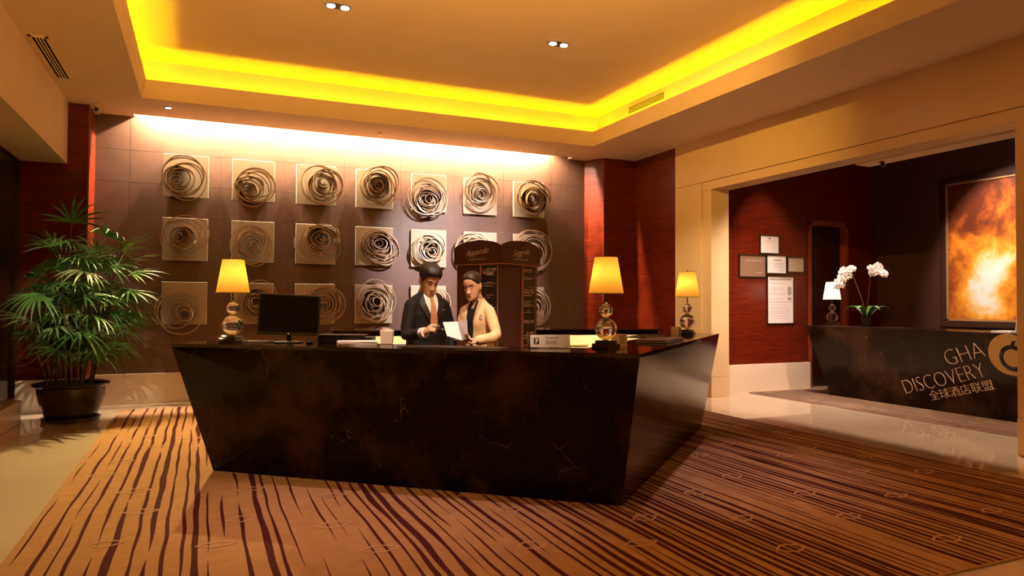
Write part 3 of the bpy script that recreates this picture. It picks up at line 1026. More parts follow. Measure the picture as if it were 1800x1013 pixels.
# ------------------------------------------------------------------ wall sculptures
px0 = [-0.53, 0.372, 1.269, 2.164, 3.056, 3.949, 4.845]
pz0 = [2.905, 2.003, 1.097]
SPEC = [[(-0.25, 3.15, 0.30, 0.29, -0.35, 3.12), (0.68, 3.11, 0.27, 0.26, 0.59, 3.06), (1.64, 3.20, 0.29, 0.30, 1.68, 3.23), (2.48, 3.24, 0.28, 0.31, 2.49, 3.25), (3.32, 3.12, 0.32, 0.30, 3.27, 3.08), (4.20, 3.26, 0.31, 0.29, 4.20, 3.24), (5.16, 3.22, 0.31, 0.28, 5.16, 3.23)],
        [(-0.22, 2.37, 0.28, 0.28, -0.30, 2.32), (0.63, 2.25, 0.28, 0.30, 0.68, 2.28), (1.56, 2.29, 0.33, 0.28, 1.64, 2.40), (2.52, 2.28, 0.32, 0.25, 2.51, 2.34), (3.30, 2.26, 0.25, 0.26, 3.36, 2.23), (4.12, 2.23, 0.35, 0.31, 4.12, 2.23), (5.17, 2.35, 0.34, 0.33, 5.13, 2.28)],
        [(-0.28, 1.27, 0.29, 0.31, -0.24, 1.25), (0.72, 1.39, 0.27, 0.30, 0.69, 1.42), (1.66, 1.37, 0.29, 0.28, 1.65, 1.38), (2.46, 1.46, 0.28, 0.33, 2.46, 1.43), (3.39, 1.40, 0.28, 0.27, 3.39, 1.38), (4.18, 1.36, 0.31, 0.29, 4.18, 1.36), (5.17, 1.36, 0.34, 0.34, 5.17, 1.34)]]
NRING = [[9, 12, 10, 11, 11, 10, 11], [7, 9, 11, 11, 11, 10, 11], [7, 10, 12, 12, 10, 10, 10]]
COLN = ['column nearest the palm', 'second column from palm', 'third column from palm', 'middle column', 'third column from timber pier', 'second column from timber pier', 'column nearest timber pier']
ROWN = ['top row', 'middle row', 'bottom row']


def hoop(c, rx, ry, ang, tilt, y, depth, thick, rr):
    """a flat ribbon bent to a wobbly ring standing off the board"""
    n = 44
    ph, wob = rr.uniform(0, 6.28), rr.uniform(0.01, 0.045)
    ca_, sa_ = cos(ang), sin(ang)
    verts, fs = [], []
    for k_ in range(n):
        t_ = 2 * pi * k_ / n
        w_ = 1 + wob * cos(2 * t_ + ph) + wob * 0.6 * cos(3 * t_ + 2 * ph)
        u, v_ = rx * w_ * cos(t_), ry * w_ * sin(t_)
        nu, nv = cos(t_), sin(t_)
        yb = y + tilt[0] * u + tilt[1] * v_
        for (dr_, dy) in ((-thick / 2, 0.0), (thick / 2, 0.0), (thick / 2, -depth), (-thick / 2, -depth)):
            uu, vv = u + nu * dr_, v_ + nv * dr_
            verts.append((c[0] + uu * ca_ - vv * sa_, min(-0.003, yb + dy), c[1] + uu * sa_ + vv * ca_))
    for k_ in range(n):
        m_ = (k_ + 1) % n
        for e_ in range(4):
            g_ = (e_ + 1) % 4
            fs.append((k_ * 4 + e_, k_ * 4 + g_, m_ * 4 + g_, m_ * 4 + e_))
    return verts, fs


for r_ in range(3):
    for c_i in range(7):
        rr = random.Random(100 * r_ + c_i + 3)
        cx, cz, rx, rz, ix, iz = SPEC[r_][c_i]
        x0, z0 = px0[c_i], pz0[r_]
        ox, oz = x0 + 0.294, z0 + 0.302
        s = thing('wall_sculpture', 'rose of coiled bronze hoops on square board, %s, %s' % (ROWN[r_], COLN[c_i]), 'sculpture', (ox, 11.04, oz), 0, 'coiled hoop wall sculptures')
        B().box((-0.294, -0.040, -0.302), (0.294, 0.0, 0.302)).build('board', M['board'], s, bevel=0.003)
        B().box((-0.22, 0.0, -0.22), (0.22, 0.049, 0.22)).build('spacer', M['void'], s)
        nr = NRING[r_][c_i]
        for q in range(nr):
            tq = q / (nr - 1)
            sc_ = (1 - 0.78 * tq ** 1.05)
            jit = 0.085 * (1 - tq * 0.75)
            ccx = cx + (ix - cx) * tq ** 0.8 + rr.uniform(-jit, jit) * (q > 0)
            ccz = cz + (iz - cz) * tq ** 0.8 + rr.uniform(-jit, jit) * (q > 0)
            ax, az = rx * sc_ * rr.uniform(0.90, 1.06), rz * sc_ * rr.uniform(0.90, 1.06)
            if q == 0:
                ax, az = rx * 0.98, rz * 0.98
            if q == 1:
                ax, az = rx * 0.90, rz * 0.92
            if q < 0.35 * nr:                       # thin outer hoops stand well off the board
                tl = (rr.uniform(-0.14, 0.14), rr.uniform(-0.14, 0.14))
                yq, dq, kq = -0.11 - rr.uniform(0.0, 0.06), rr.uniform(0.025, 0.055), 0.0125
            else:                                   # inner bands are deep cups nested round the core
                tl = (rr.uniform(-0.30, 0.30), rr.uniform(-0.30, 0.30))
                yq, dq, kq = -0.050 - rr.uniform(0.0, 0.05), rr.uniform(0.09, 0.145), 0.0105
            vs, fs = hoop((ccx - ox, ccz - oz), ax, az, rr.uniform(-0.9, 0.9), tl, yq, dq, kq, rr)
            hp_ = B()._add(vs, fs)
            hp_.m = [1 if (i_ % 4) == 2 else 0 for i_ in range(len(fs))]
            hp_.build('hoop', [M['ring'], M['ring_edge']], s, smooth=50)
        B().tube([(ix - ox, -0.04, iz - oz), (ix - ox, -0.09, iz - oz)], 0.012, 8).build('standoff', M['bronze'], s, smooth=40)

# ------------------------------------------------------------------ framed abstract and notices in the inner room
pic = thing('framed_canvas', 'large framed abstract canvas in flaming orange and white', 'picture', (11.2, 6.45, 2.29))
PW, PH = 1.27, 1.115
B().box((-0.025, -PW, -PH), (-0.004, PW, PH)).build('canvas', M['painting'], pic)
fr = B()
fr.box((-0.06, -PW - 0.10, PH), (-0.0, PW + 0.10, PH + 0.10)).box((-0.06, -PW - 0.10, -PH - 0.10), (0.0, PW + 0.10, -PH))
fr.box((-0.06, PW, -PH), (0.0, PW + 0.10, PH)).box((-0.06, -PW - 0.10, -PH), (0.0, -PW, PH))
fr.build('frame', mat('dark_frame', (0.035, 0.014, 0.010), 0.3), pic, bevel=0.006)
fi = B()
fi.box((-0.045, -PW, PH - 0.03), (-0.026, PW, PH)).box((-0.045, -PW, -PH), (-0.026, PW, -PH + 0.03)).box((-0.045, PW - 0.03, -PH), (-0.026, PW, PH)).box((-0.045, -PW, -PH), (-0.026, -PW + 0.03, PH))
fi.build('gilt_slip', mat('gilt_slip', (0.45, 0.26, 0.12), 0.35, 0.4), pic)

DOCS = [('square white notice with a small emblem, uppermost of the framed notices', 8.655, 2.425, 0.39, 0.29, 'paper', [(0, 0.10, 0.06, 0.03), (0, 0.055, 0.22, 0.004)]),
        ('brown framed plaque beside the cream pier', 8.29, 2.055, 0.54, 0.345, 'brown_doc', [(0.02, 0.09, 0.34, 0.012), (0.14, -0.11, 0.12, 0.012)]),
        ('white framed notice directly under the uppermost one', 8.805, 2.095, 0.41, 0.29, 'paper', [(0.02, 0.07, 0.16, 0.02), (0.05, 0.02, 0.2, 0.005), (0.05, 0.0, 0.2, 0.005), (0.05, -0.03, 0.22, 0.005), (0.05, -0.06, 0.22, 0.005), (0.1, -0.10, 0.14, 0.006)]),
        ('small ivory framed certificate nearest the dark doorway', 9.235, 2.10, 0.35, 0.235, 'ivory_doc', [(0.08, 0.035, 0.10, 0.012), (0.0, -0.005, 0.26, 0.004), (0.1, -0.06, 0.10, 0.010)]),
        ('tall white framed notice board, lowest of the framed notices', 8.89, 1.50, 0.56, 0.78, 'paper', [(0.0, 0.345, 0.48, 0.03), (-0.06, 0.28, 0.36, 0.006), (-0.06, 0.20, 0.30, 0.006), (-0.06, 0.17, 0.30, 0.006), (-0.06, 0.12, 0.32, 0.006), (-0.06, 0.09, 0.32, 0.006), (-0.06, 0.02, 0.30, 0.006), (0.2, 0.15, 0.08, 0.14), (0.2, 0.02, 0.08, 0.05), (0.0, -0.035, 0.5, 0.008), (-0.02, -0.08, 0.34, 0.005), (-0.02, -0.12, 0.40, 0.005), (-0.02, -0.15, 0.40, 0.005), (-0.02, -0.19, 0.42, 0.005), (-0.02, -0.22, 0.42, 0.005), (-0.02, -0.27, 0.40, 0.005), (-0.02, -0.31, 0.38, 0.005)])]
for lab, x, z, w_, h_, mt, lines in DOCS:
    d = thing('framed_notice', lab, 'notice', (x, 9.05, z), 0, 'framed notices on the inner timber wall')
    f_ = 0.014
    fb = B().box((-w_ / 2 - f_, -0.022, h_ / 2), (w_ / 2 + f_, 0.0, h_ / 2 + f_)).box((-w_ / 2 - f_, -0.022, -h_ / 2 - f_), (w_ / 2 + f_, 0.0, -h_ / 2))
    fb.box((-w_ / 2 - f_, -0.022, -h_ / 2), (-w_ / 2, 0.0, h_ / 2)).box((w_ / 2, -0.022, -h_ / 2), (w_ / 2 + f_, 0.0, h_ / 2))
    fb.build('frame', M['cardframe'], d)
    B().box((-w_ / 2, -0.012, -h_ / 2), (w_ / 2, 0.0, h_ / 2)).build('sheet', M[mt], d)
    pb = B()
    for lx, lz, lw, lh in lines:
        pb.quad((lx - lw / 2, -0.0128, lz - lh / 2), (lx + lw / 2, -0.0128, lz - lh / 2), (lx + lw / 2, -0.0128, lz + lh / 2), (lx - lw / 2, -0.0128, lz + lh / 2))
    pb.build('print', M['ink'], d)

# ------------------------------------------------------------------ menu kiosk
kx = thing('menu_kiosk', 'plum four sided menu kiosk with arched header behind the woman', 'kiosk', (2.80, 6.77, 0.012), rad(27.4))
hw = 0.295
B().box((-hw, -hw, 0.06), (hw, hw, 1.82)).build('column', M['kiosk'], kx, bevel=0.004)
B().box((-hw - 0.03, -hw - 0.03, 0.0), (hw + 0.03, hw + 0.03, 0.06)).build('foot', M['kiosk_dark'], kx, bevel=0.004)
HW = hw + 0.022
for q in range(4):
    hb = B()
    hb.T = Matrix.Rotation(q * pi / 2, 4, 'Z')
    pts = [(-HW, -HW, 1.80), (HW, -HW, 1.80)] + [(HW * cos(pi * k_ / 14), -HW, 1.955 + 0.085 * sin(pi * k_ / 14)) for k_ in range(15)]
    hb.slab(pts, (0, 1, 0), 0.02)
    hd = hb.build('header', M['kiosk'], kx)
    eb = B()
    eb.T = hb.T
    eb.box((-HW, -HW - 0.004, 1.795), (HW, -HW + 0.015, 1.803))
    eb.build('header_rim', M['kiosk_edge'], hd)
    if q in (0, 3):
        rot = hb.T
        word = 'Seggrolo' if q == 0 else 'Apparolo'
        mt_ = rot @ axes((0.0, -HW - 0.0015, 1.895), (1, 0, 0.10), (0, 0, 1))
        text_mesh('script_lettering', word, 0.088, M['kiosk_print'], hd, mt_, 0.0008, shear=0.45, align='CENTER', spacing=0.9, weight=-0.001)
        lb = B()
        lb.T = rot
        lb.quad((-0.12, -HW - 0.0012, 1.846), (0.12, -HW - 0.0012, 1.848), (0.12, -HW - 0.0012, 1.853), (-0.12, -HW - 0.0012, 1.851))
        lb.build('tag_line', M['kiosk_print'], hd)
    # menu strip on each side
    mbx = B()
    mbx.T = hb.T
    mbx.box((0.05, -hw - 0.006, 0.35), (0.255, -hw, 1.785))
    ms = mbx.build('menu_strip', M['kiosk_dark'], kx)
    eb = B()
    eb.T = hb.T
    for lo_, hi_ in (((0.030, -hw - 0.012, 0.33), (0.050, -hw, 1.80)), ((0.255, -hw - 0.008, 0.33), (0.262, -hw, 1.80)), ((0.05, -hw - 0.008, 1.785), (0.255, -hw, 1.793))):
        eb.box(lo_, hi_)
    eb.build('strip_frame', M['kiosk_edge'], ms)
    pr = B()
    pr.T = hb.T
    rr = random.Random(q + 5)
    z = 1.755
    while z > 0.42:
        if rr.random() < 0.22:
            z -= rr.uniform(0.03, 0.07)
        l0 = 0.065 + rr.choice((0, 0, 0, 0.05))
        l1 = rr.uniform(0.14, 0.235)
        th = rr.choice((0.004, 0.005, 0.009))
        pr.quad((l0, -hw - 0.0066, z - th), (l1, -hw - 0.0066, z - th), (l1, -hw - 0.0066, z), (l0, -hw - 0.0066, z))
        if l1 < 0.19 and rr.random() < 0.7:
            pr.quad((l1 + 0.02, -hw - 0.0066, z - th), (0.24, -hw - 0.0066, z - th), (0.24, -hw - 0.0066, z), (l1 + 0.02, -hw - 0.0066, z))
        z -= rr.choice((0.013, 0.016, 0.023))
    pr.build('menu_print', M['kiosk_print'], ms)['kind'] = 'stuff'

# ------------------------------------------------------------------ things on the counter
mon = thing('computer_monitor', 'black computer monitor on the marble counter beside the lamp', 'monitor', (0.66, 6.10, CT), rad(-4))
tl_ = Matrix.Rotation(rad(-9), 4, 'X')
pb = B()
pb.T = Matrix.Translation((0, 0, 0.235)) @ tl_ @ Matrix.Rotation(rad(2.5), 4, 'Y')
pb.box((-0.245, -0.015, -0.175), (0.245, 0.022, 0.165))
pb.build('bezel', M['black'], mon, bevel=0.004)
pb2 = B()
pb2.T = pb.T
pb2.box((-0.232, -0.0162, -0.150), (0.232, -0.0152, 0.152))
pb2.build('screen', M['screen'], mon)
pb2 = B()
pb2.T = pb.T @ Matrix.Translation((0, -0.0155, -0.1625)) @ Matrix.Rotation(pi / 2, 4, 'X')
pb2.lathe([(0.006, 0.0), (0.006, 0.0012)], 12)
pb2.build('badge', M['chrome'], mon)
B().box((-0.020, 0.012, 0.012), (0.020, 0.035, 0.16)).build('stand_neck', M['black'], mon, bevel=0.003)
B().lathe([(0.12, 0.0), (0.12, 0.008), (0.05, 0.016)], 28, (0, 0.03, 0)).build('stand_base', M['black'], mon, smooth=30)


def simple(name, label, cat, b, material, loc, rotz=0.0, bevel=0.002, group=None):
    o = b.build(name, material, None, bevel=bevel, loc=loc, rotz=rotz)
    return tag(o, label, cat, group)


# reception sign
sg = thing('desk_sign', 'white desk sign with black square emblem and two lines of print', 'sign', (2.40, 4.745, CT), rad(-7.5))
sb_ = B()
sb_.T = Matrix.Rotation(rad(-8), 4, 'X')
sb_.box((-0.158, -0.004, 0.008), (0.158, 0.004, 0.100))
sb_.build('sign_plate', M['card_white'], sg, bevel=0.001)
B().box((-0.158, -0.02, 0.0), (0.158, 0.05, 0.009)).build('sign_foot', M['glass'], sg)
sq = B()
sq.T = sb_.T
sq.box((-0.132, -0.0052, 0.030), (-0.090, -0.0042, 0.078))
sq.build('emblem', M['cardframe'], sg)
fl = B()
fl.T = sb_.T
for q_ in (((-0.123, 0.066), (-0.098, 0.066), (-0.098, 0.072), (-0.123, 0.072)), ((-0.122, 0.036), (-0.112, 0.036), (-0.104, 0.054), (-0.118, 0.054)), ((-0.118, 0.054), (-0.098, 0.056), (-0.098, 0.066), (-0.118, 0.066))):
    fl.quad(*[(x_, -0.0056, z_) for x_, z_ in q_])
fl.build('emblem_mark', M['card_white'], sg)
R8 = Matrix.Rotation(rad(-8), 4, 'X')
text_mesh('sign_print', 'Receptionist', 0.026, mat('sign_brown', (0.30, 0.14, 0.09), 0.7), sg, R8 @ axes((-0.042, -0.0046, 0.070), (1, 0, 0), (0, 0, 1)), 0.0002, spacing=0.85)
text_mesh('sign_print', '接待处', 0.034, mat('sign_grey', (0.22, 0.17, 0.13), 0.7), sg, R8 @ axes((-0.042, -0.0046, 0.028), (1, 0, 0), (0, 0, 1)), 0.0002, spacing=0.85)


def cube_box(label, loc, rotz, s=0.092):
    t = thing('glass_cube', label, 'candle holder', loc, rotz, 'amber glass cubes on the counter')
    gm = mat_cache2('amber_glass', (0.66, 0.56, 0.38), 0.12)
    b = B()
    h_ = s / 2
    wt = 0.008
    b.box((-h_, -h_, 0), (h_, h_, 0.012)).box((-h_, -h_, 0.012), (-h_ + wt, h_, s)).box((h_ - wt, -h_, 0.012), (h_, h_, s)).box((-h_ + wt, -h_, 0.012), (h_ - wt, -h_ + wt, s)).box((-h_ + wt, h_ - wt, 0.012), (h_ - wt, h_, s))
    b.build('cube_glass', gm, t)
    B().lathe([(0.024, 0.0125), (0.024, 0.055), (0.02, 0.056)], 18).build('candle', M['card_white'], t, smooth=40)
    pr_ = B()
    for q in range(4):
        pr_.quad((-0.028, -h_ - 0.0006, 0.020 + q * 0.017), (0.026 - 0.01 * (q % 2), -h_ - 0.0006, 0.020 + q * 0.017), (0.026 - 0.01 * (q % 2), -h_ - 0.0006, 0.028 + q * 0.017), (-0.028, -h_ - 0.0006, 0.028 + q * 0.017))
    pr_.build('etched_print', mat_cache2('etching', (0.30, 0.20, 0.08), 0.6), t)
    return t


def mat_cache2(k_, col, rough):
    if k_ not in _mc:
        _mc[k_] = mat(k_, col, rough)
    return _mc[k_]


cube_box('amber glass cube candle holder beside the front corner lamp', (3.075, 4.86, CT), rad(12))
cube_box('amber glass cube candle holder in front of the pier side lamp', (4.80, 6.42, CT), rad(35), 0.085)

# folders on the counter
bn = thing('folder_stack', 'plum leather folders with pale edges lying on the counter arm', 'folder', (3.78, 5.29, CT), rad(42))
B().box((-0.36, -0.14, 0.0), (0.36, 0.14, 0.007)).build('lower_cover', M['leather'], bn, bevel=0.002)
B().box((-0.35, -0.135, 0.007), (0.355, 0.13, 0.016)).build('pages', M['paper'], bn)
B().box((-0.36, -0.14, 0.016), (0.36, 0.14, 0.026)).build('upper_cover', M['leather'], bn, bevel=0.002)
dp = thing('writing_pad', 'black leather writing pad farther along the counter arm', 'pad', (4.15, 6.03, CT), rad(42))
B().box((-0.30, -0.13, 0.0), (0.30, 0.13, 0.012)).build('pad_cover', M['black'], dp, bevel=0.003)
B().box((-0.02, -0.10, 0.012), (0.24, 0.10, 0.018)).build('notebook', M['black'], dp, bevel=0.002)
mt2 = thing('desk_mat', 'black leather desk mat in front of the suited man', 'mat', (1.72, 5.06, CT), rad(-38.3))
B().box((-0.40, -0.10, 0.0), (0.40, 0.16, 0.005)).build('mat_sheet', M['black'], mt2, bevel=0.002)
B().box((-0.25, -0.03, 0.005), (0.10, 0.12, 0.007)).build('blotter', M['leather'], mt2)

pap = thing('paper_stack', 'stack of white papers beside the tissue box', 'papers', (1.13, 5.63, CT), rad(-10))
rr = random.Random(4)
for q in range(7):
    sh = B()
    sh.T = Matrix.Rotation(rr.uniform(-0.06, 0.06), 4, 'Z')
    sh.box((-0.155, -0.11, q * 0.0045), (0.155 + rr.uniform(-.008, .008), 0.11, q * 0.0045 + 0.0042))
    sh.build('sheet', M['paper'], pap)
tis = thing('tissue_box', 'pale square tissue cup on the counter next to the suited man', 'box', (1.375, 5.66, CT), rad(-20))
B().hexa([(-0.046, -0.046, 0), (0.046, -0.046, 0), (0.046, 0.046, 0), (-0.046, 0.046, 0)], [(-0.052, -0.052, 0.112), (0.052, -0.052, 0.112), (0.052, 0.052, 0.112), (-0.052, 0.052, 0.112)]).build('cup', mat('pale_board', (0.70, 0.58, 0.46), 0.6), tis, bevel=0.004)
B().loft([[(0.036 * cos(2 * pi * k_ / 16) * s_, 0.02 * sin(2 * pi * k_ / 16) * s_, z_ + 0.006 * sin(3 * k_)) for k_ in range(16)] for s_, z_ in ((1.0, 0.11), (0.9, 0.122), (1.1, 0.130))], cap=False).build('tissue', M['paper'], tis, smooth=60)

prn = thing('printer_tray', 'low black document tray behind the monitor on the counter', 'tray', (1.075, 5.97, CT), rad(-25))
B().box((-0.18, -0.10, 0.0), (0.18, 0.10, 0.062)).build('tray_body', M['black'], prn, bevel=0.004)
B().box((-0.19, -0.105, 0.062), (0.19, 0.105, 0.070)).build('tray_lid', M['leather'], prn, bevel=0.002)
B().box((0.19, -0.08, 0.004), (0.26, 0.08, 0.050)).build('tray_side', M['black'], prn, bevel=0.003)
kb = thing('keyboard', 'slim grey keyboard lying between the lamp and the monitor', 'keyboard', (0.435, 6.275, CT), rad(-37))
kb.scale = (0.74, 0.74, 0.9)
B().box((-0.17, -0.06, 0.0), (0.17, 0.06, 0.012)).build('keyboard_body', mat('grey_plastic', (0.22, 0.16, 0.13), 0.4), kb, bevel=0.003)
for ry in range(4):
    for q in range(11):
        B().box((-0.158 + q * 0.029, -0.052 + ry * 0.027, 0.012), (-0.158 + q * 0.029 + 0.024, -0.052 + ry * 0.027 + 0.022, 0.016)).build('key', M['leather'], kb)
mo_ = thing('computer_mouse', 'small black mouse on the counter under the monitor', 'mouse', (0.80, 5.92, CT), rad(-30))
B().ball((0, 0, 0.012), (0.028, 0.045, 0.018), 16, 8).build('mouse_shell', M['black'], mo_, smooth=60)
B().box((-0.003, -0.03, 0.026), (0.003, -0.012, 0.033)).build('wheel', M['chrome'], mo_)

# things in the back niche
for q, (x, lab) in enumerate(((-1.55, 'cream document box in the lit niche nearest the monitor'), (-1.12, 'pale folder box in the lit niche beside the cream one'), (0.2, 'ivory document box in the lit niche below the kiosk'), (0.9, 'small card box in the lit niche behind the corner lamp'))):
    t = thing('document_box', lab, 'box', tuple(bc.matrix_basis @ Vector((x, 0.02, 0.70))), rad(-10), 'boxes in the lit niche')
    t.location = Vector((3.25, 7.75, 0.012)) + Matrix.Rotation(rad(-10), 3, 'Z') @ Vector((x, 0.02, 0.70))
    B().box((-0.17, -0.13, 0.0), (0.17, 0.13, 0.20)).build('box_body', M['card_white'], t, bevel=0.003)
    B().box((-0.175, -0.135, 0.20), (0.175, 0.135, 0.225)).build('box_lid', M['orange_niche'], t, bevel=0.002)

# things on the second counter
cs = thing('card_holder', 'white cards in an upright holder at the portal end of the lettered counter', 'card', (9.13, 5.53, 1.09), rad(-8))
B().box((-0.12, -0.13, 0.0), (0.10, 0.13, 0.02)).build('card_stack', M['paper'], cs)
cb_ = B()
cb_.T = Matrix.Translation((0.04, -0.10, 0.02)) @ Matrix.Rotation(rad(8), 4, 'X')
cb_.box((-0.05, -0.004, 0.0), (0.05, 0.004, 0.22))
cb_.build('upright_card', M['card_white'], cs)

# orchid
orc = thing('orchid', 'white moth orchid with two arching sprays on the lettered counter', 'orchid', (9.27, 7.68, 1.09))
B().lathe([(0.055, 0.0), (0.075, 0.10), (0.085, 0.16), (0.078, 0.16), (0.06, 0.13)], 20).build('pot', M['pot'], orc, smooth=40)
lb = B()
for q in range(6):
    a = q * 1.05 + 0.3
    pts = []
    Lr = 0.26 + 0.05 * (q % 2)
    dirv = Vector((cos(a), sin(a), 0))
    left, right = [], []
    side = Vector((-sin(a), cos(a), 0))
    for k_ in range(7):
        tt = k_ / 6
        p = dirv * (0.03 + Lr * tt) + Vector((0, 0, 0.14 + 0.17 * sin(tt * 2.4)))
        wv = 0.045 * sin(pi * min(1, 0.12 + 0.88 * tt) * 0.98) + 0.002
        left.append(p + side * wv + Vector((0, 0, 0.008)))
        right.append(p - side * wv + Vector((0, 0, 0.008)))
    lb2 = B()
    lb2._add(left + right, [(k_, k_ + 1, 8 + k_, 7 + k_) for k_ in range(6)])
    lo_ = lb2.build('leaf', M['leaf'], orc, smooth=60)
    lo_.modifiers.new('solid', 'SOLIDIFY').thickness = 0.004


def orchid_bloom(parent, p, face, s):
    b = B()
    b.T = Matrix.Translation(p) @ Vector(face).to_track_quat('Z', 'Y').to_matrix().to_4x4() @ Matrix.Scale(s, 4)
    for q in range(5):
        a = q * 2 * pi / 5 + pi / 2
        w_ = 0.030 if q in (1, 4) else 0.020
        c_ = Vector((cos(a), sin(a), 0))
        sd_ = Vector((-sin(a), cos(a), 0))
        ring = [Vector((0, 0, 0))] + [c_ * (0.012 + 0.042 * t_) + sd_ * w_ * sin(pi * t_) * e_ + Vector((0, 0, 0.010 - 0.018 * t_)) for t_, e_ in ((0.3, 1), (0.6, 1), (0.85, 1), (1.0, 0), (0.85, -1), (0.6, -1), (0.3, -1))]
        b._add(ring, [(0, i_, i_ + 1) for i_ in range(1, 7)])
    b.ball((0, -0.008, 0.008), 0.008, 6, 4)
    return b.build('bloom', M['petal'], parent, smooth=60)


rr = random.Random(11)
for sp, (top, droop) in enumerate((((-0.06, 0.22, 0.86), (-0.12, 0.16, -0.24)), ((-0.02, -0.10, 0.84), (-0.03, -0.26, -0.06)))):
    top, droop = Vector(top), Vector(droop)
    stem = [Vector((0, 0, 0.14)), Vector((top.x * 0.1, top.y * 0.3, 0.40)), Vector((top.x * 0.5, top.y * 0.75, 0.68)), top, top + droop * 0.45 + Vector((0, 0, 0.05)), top + droop]
    so_ = B().tube(stem, 0.004, 6).build('stem', M['cane'], orc, smooth=60)
    for q in range(18 if sp == 0 else 15):
        tq = q / (17 if sp == 0 else 14)
        p = top + droop * tq + Vector((0, 0, 0.06 * sin(pi * tq))) + Vector((rr.uniform(-0.03, 0.03), rr.uniform(-0.055, 0.055), rr.uniform(-0.045, 0.045)))
        orchid_bloom(so_, p, Vector((-0.8 + rr.uniform(-.3, .3), -0.75 + rr.uniform(-.4, .4), rr.uniform(-.2, .4))), 1.12 + rr.uniform(-.1, .15))

# ------------------------------------------------------------------ potted lady palm
palm = thing('potted_palm', 'bushy potted lady palm in a dark glazed pot by the window', 'plant', (-1.42, 9.85, 0))
B().lathe([(0.30, 0.0), (0.31, 0.045), (0.29, 0.055), (0.28, 0.05)], 40).build('saucer', M['pot'], palm, smooth=30)
B().lathe([(0.26, 0.05), (0.30, 0.12), (0.345, 0.28), (0.36, 0.40), (0.40, 0.425), (0.405, 0.445), (0.385, 0.452), (0.35, 0.44), (0.335, 0.38), (0.0, 0.38)], 44).build('pot', M['pot'], palm, smooth=35)
B().lathe([(0.33, 0.382), (0.33, 0.395), (0.2, 0.415), (0.01, 0.42)], 28).build('soil', M['soil'], palm, smooth=50)


def frond_mesh(rr, nseg, length, droop):
    """fan of narrow folded blades at the end of a petiole; the fan opens towards +x from the origin"""
    b = B()
    for q in range(nseg):
        a = (q - (nseg - 1) / 2) / ((nseg - 1) / 2) * rad(82) + rr.uniform(-0.08, 0.08)
        L_ = length * (1.0 - 0.28 * abs(a) / rad(82)) * rr.uniform(0.88, 1.05)
        dv = Vector((cos(a), sin(a), 0.0))
        sd_ = Vector((-sin(a), cos(a), 0.0))
        wmax = 0.0125 * rr.uniform(0.8, 1.2)
        dr_ = droop * rr.uniform(0.7, 1.3)
        ls, ms, rs = [], [], []
        for k_ in range(6):
            t_ = k_ / 5
            c_ = dv * (L_ * t_ * (1 - 0.10 * dr_ * t_)) + Vector((0, 0, 0.06 * t_ * L_ * 2 - dr_ * L_ * t_ ** 2.2 * 0.75))
            w_ = wmax * (0.35 + 0.65 * sin(pi * min(1.0, 0.15 + t_ * 0.75))) * (1 - t_ ** 5)
            w_ = max(w_, 0.0008)
            ls.append(c_ + sd_ * w_ + Vector((0, 0, 0.006)))
            ms.append(c_)
            rs.append(c_ - sd_ * w_ + Vector((0, 0, 0.006)))
        b._add(ls + ms + rs, [(k_, k_ + 1, 7 + k_, 6 + k_) for k_ in range(5)] + [(6 + k_, 7 + k_, 13 + k_, 12 + k_) for k_ in range(5)])
    b.tube([(-0.22, 0, -0.10), (-0.10, 0, -0.03), (0.0, 0, 0.0)], [0.004, 0.0035, 0.004], 5)
    me = b.mesh('frond')
    me.polygons.foreach_set('use_smooth', [True] * len(me.polygons))
    return me


rr = random.Random(21)
fm = []
for q in range(9):
    me = frond_mesh(rr, rr.choice((10, 11, 12, 13)), rr.uniform(0.34, 0.48), rr.uniform(0.15, 0.95))
    me.materials.append(M['leaf'] if q % 3 else M['leaf_pale'])
    fm.append(me)
canes = []
for q in range(18):
    a = q * 2.4
    rad0 = 0.05 + 0.19 * math.sqrt(q / 18)
    base = Vector((rad0 * cos(a), rad0 * sin(a), 0.39))
    hgt = rr.uniform(0.75, 1.55) * (1.0 - 0.25 * q / 18) + 0.30
    tip = base + Vector((cos(a) * (0.08 + 0.24 * q / 18), sin(a) * (0.08 + 0.16 * q / 18), hgt))
    mid = base.lerp(tip, 0.5) + Vector((rr.uniform(-.03, .03), rr.uniform(-.03, .03), 0))
    B().tube([base, mid, tip], [0.013, 0.011, 0.008], 7).build('cane', M['cane'], palm, smooth=50)
    canes.append((base, mid, tip))
nf = 0
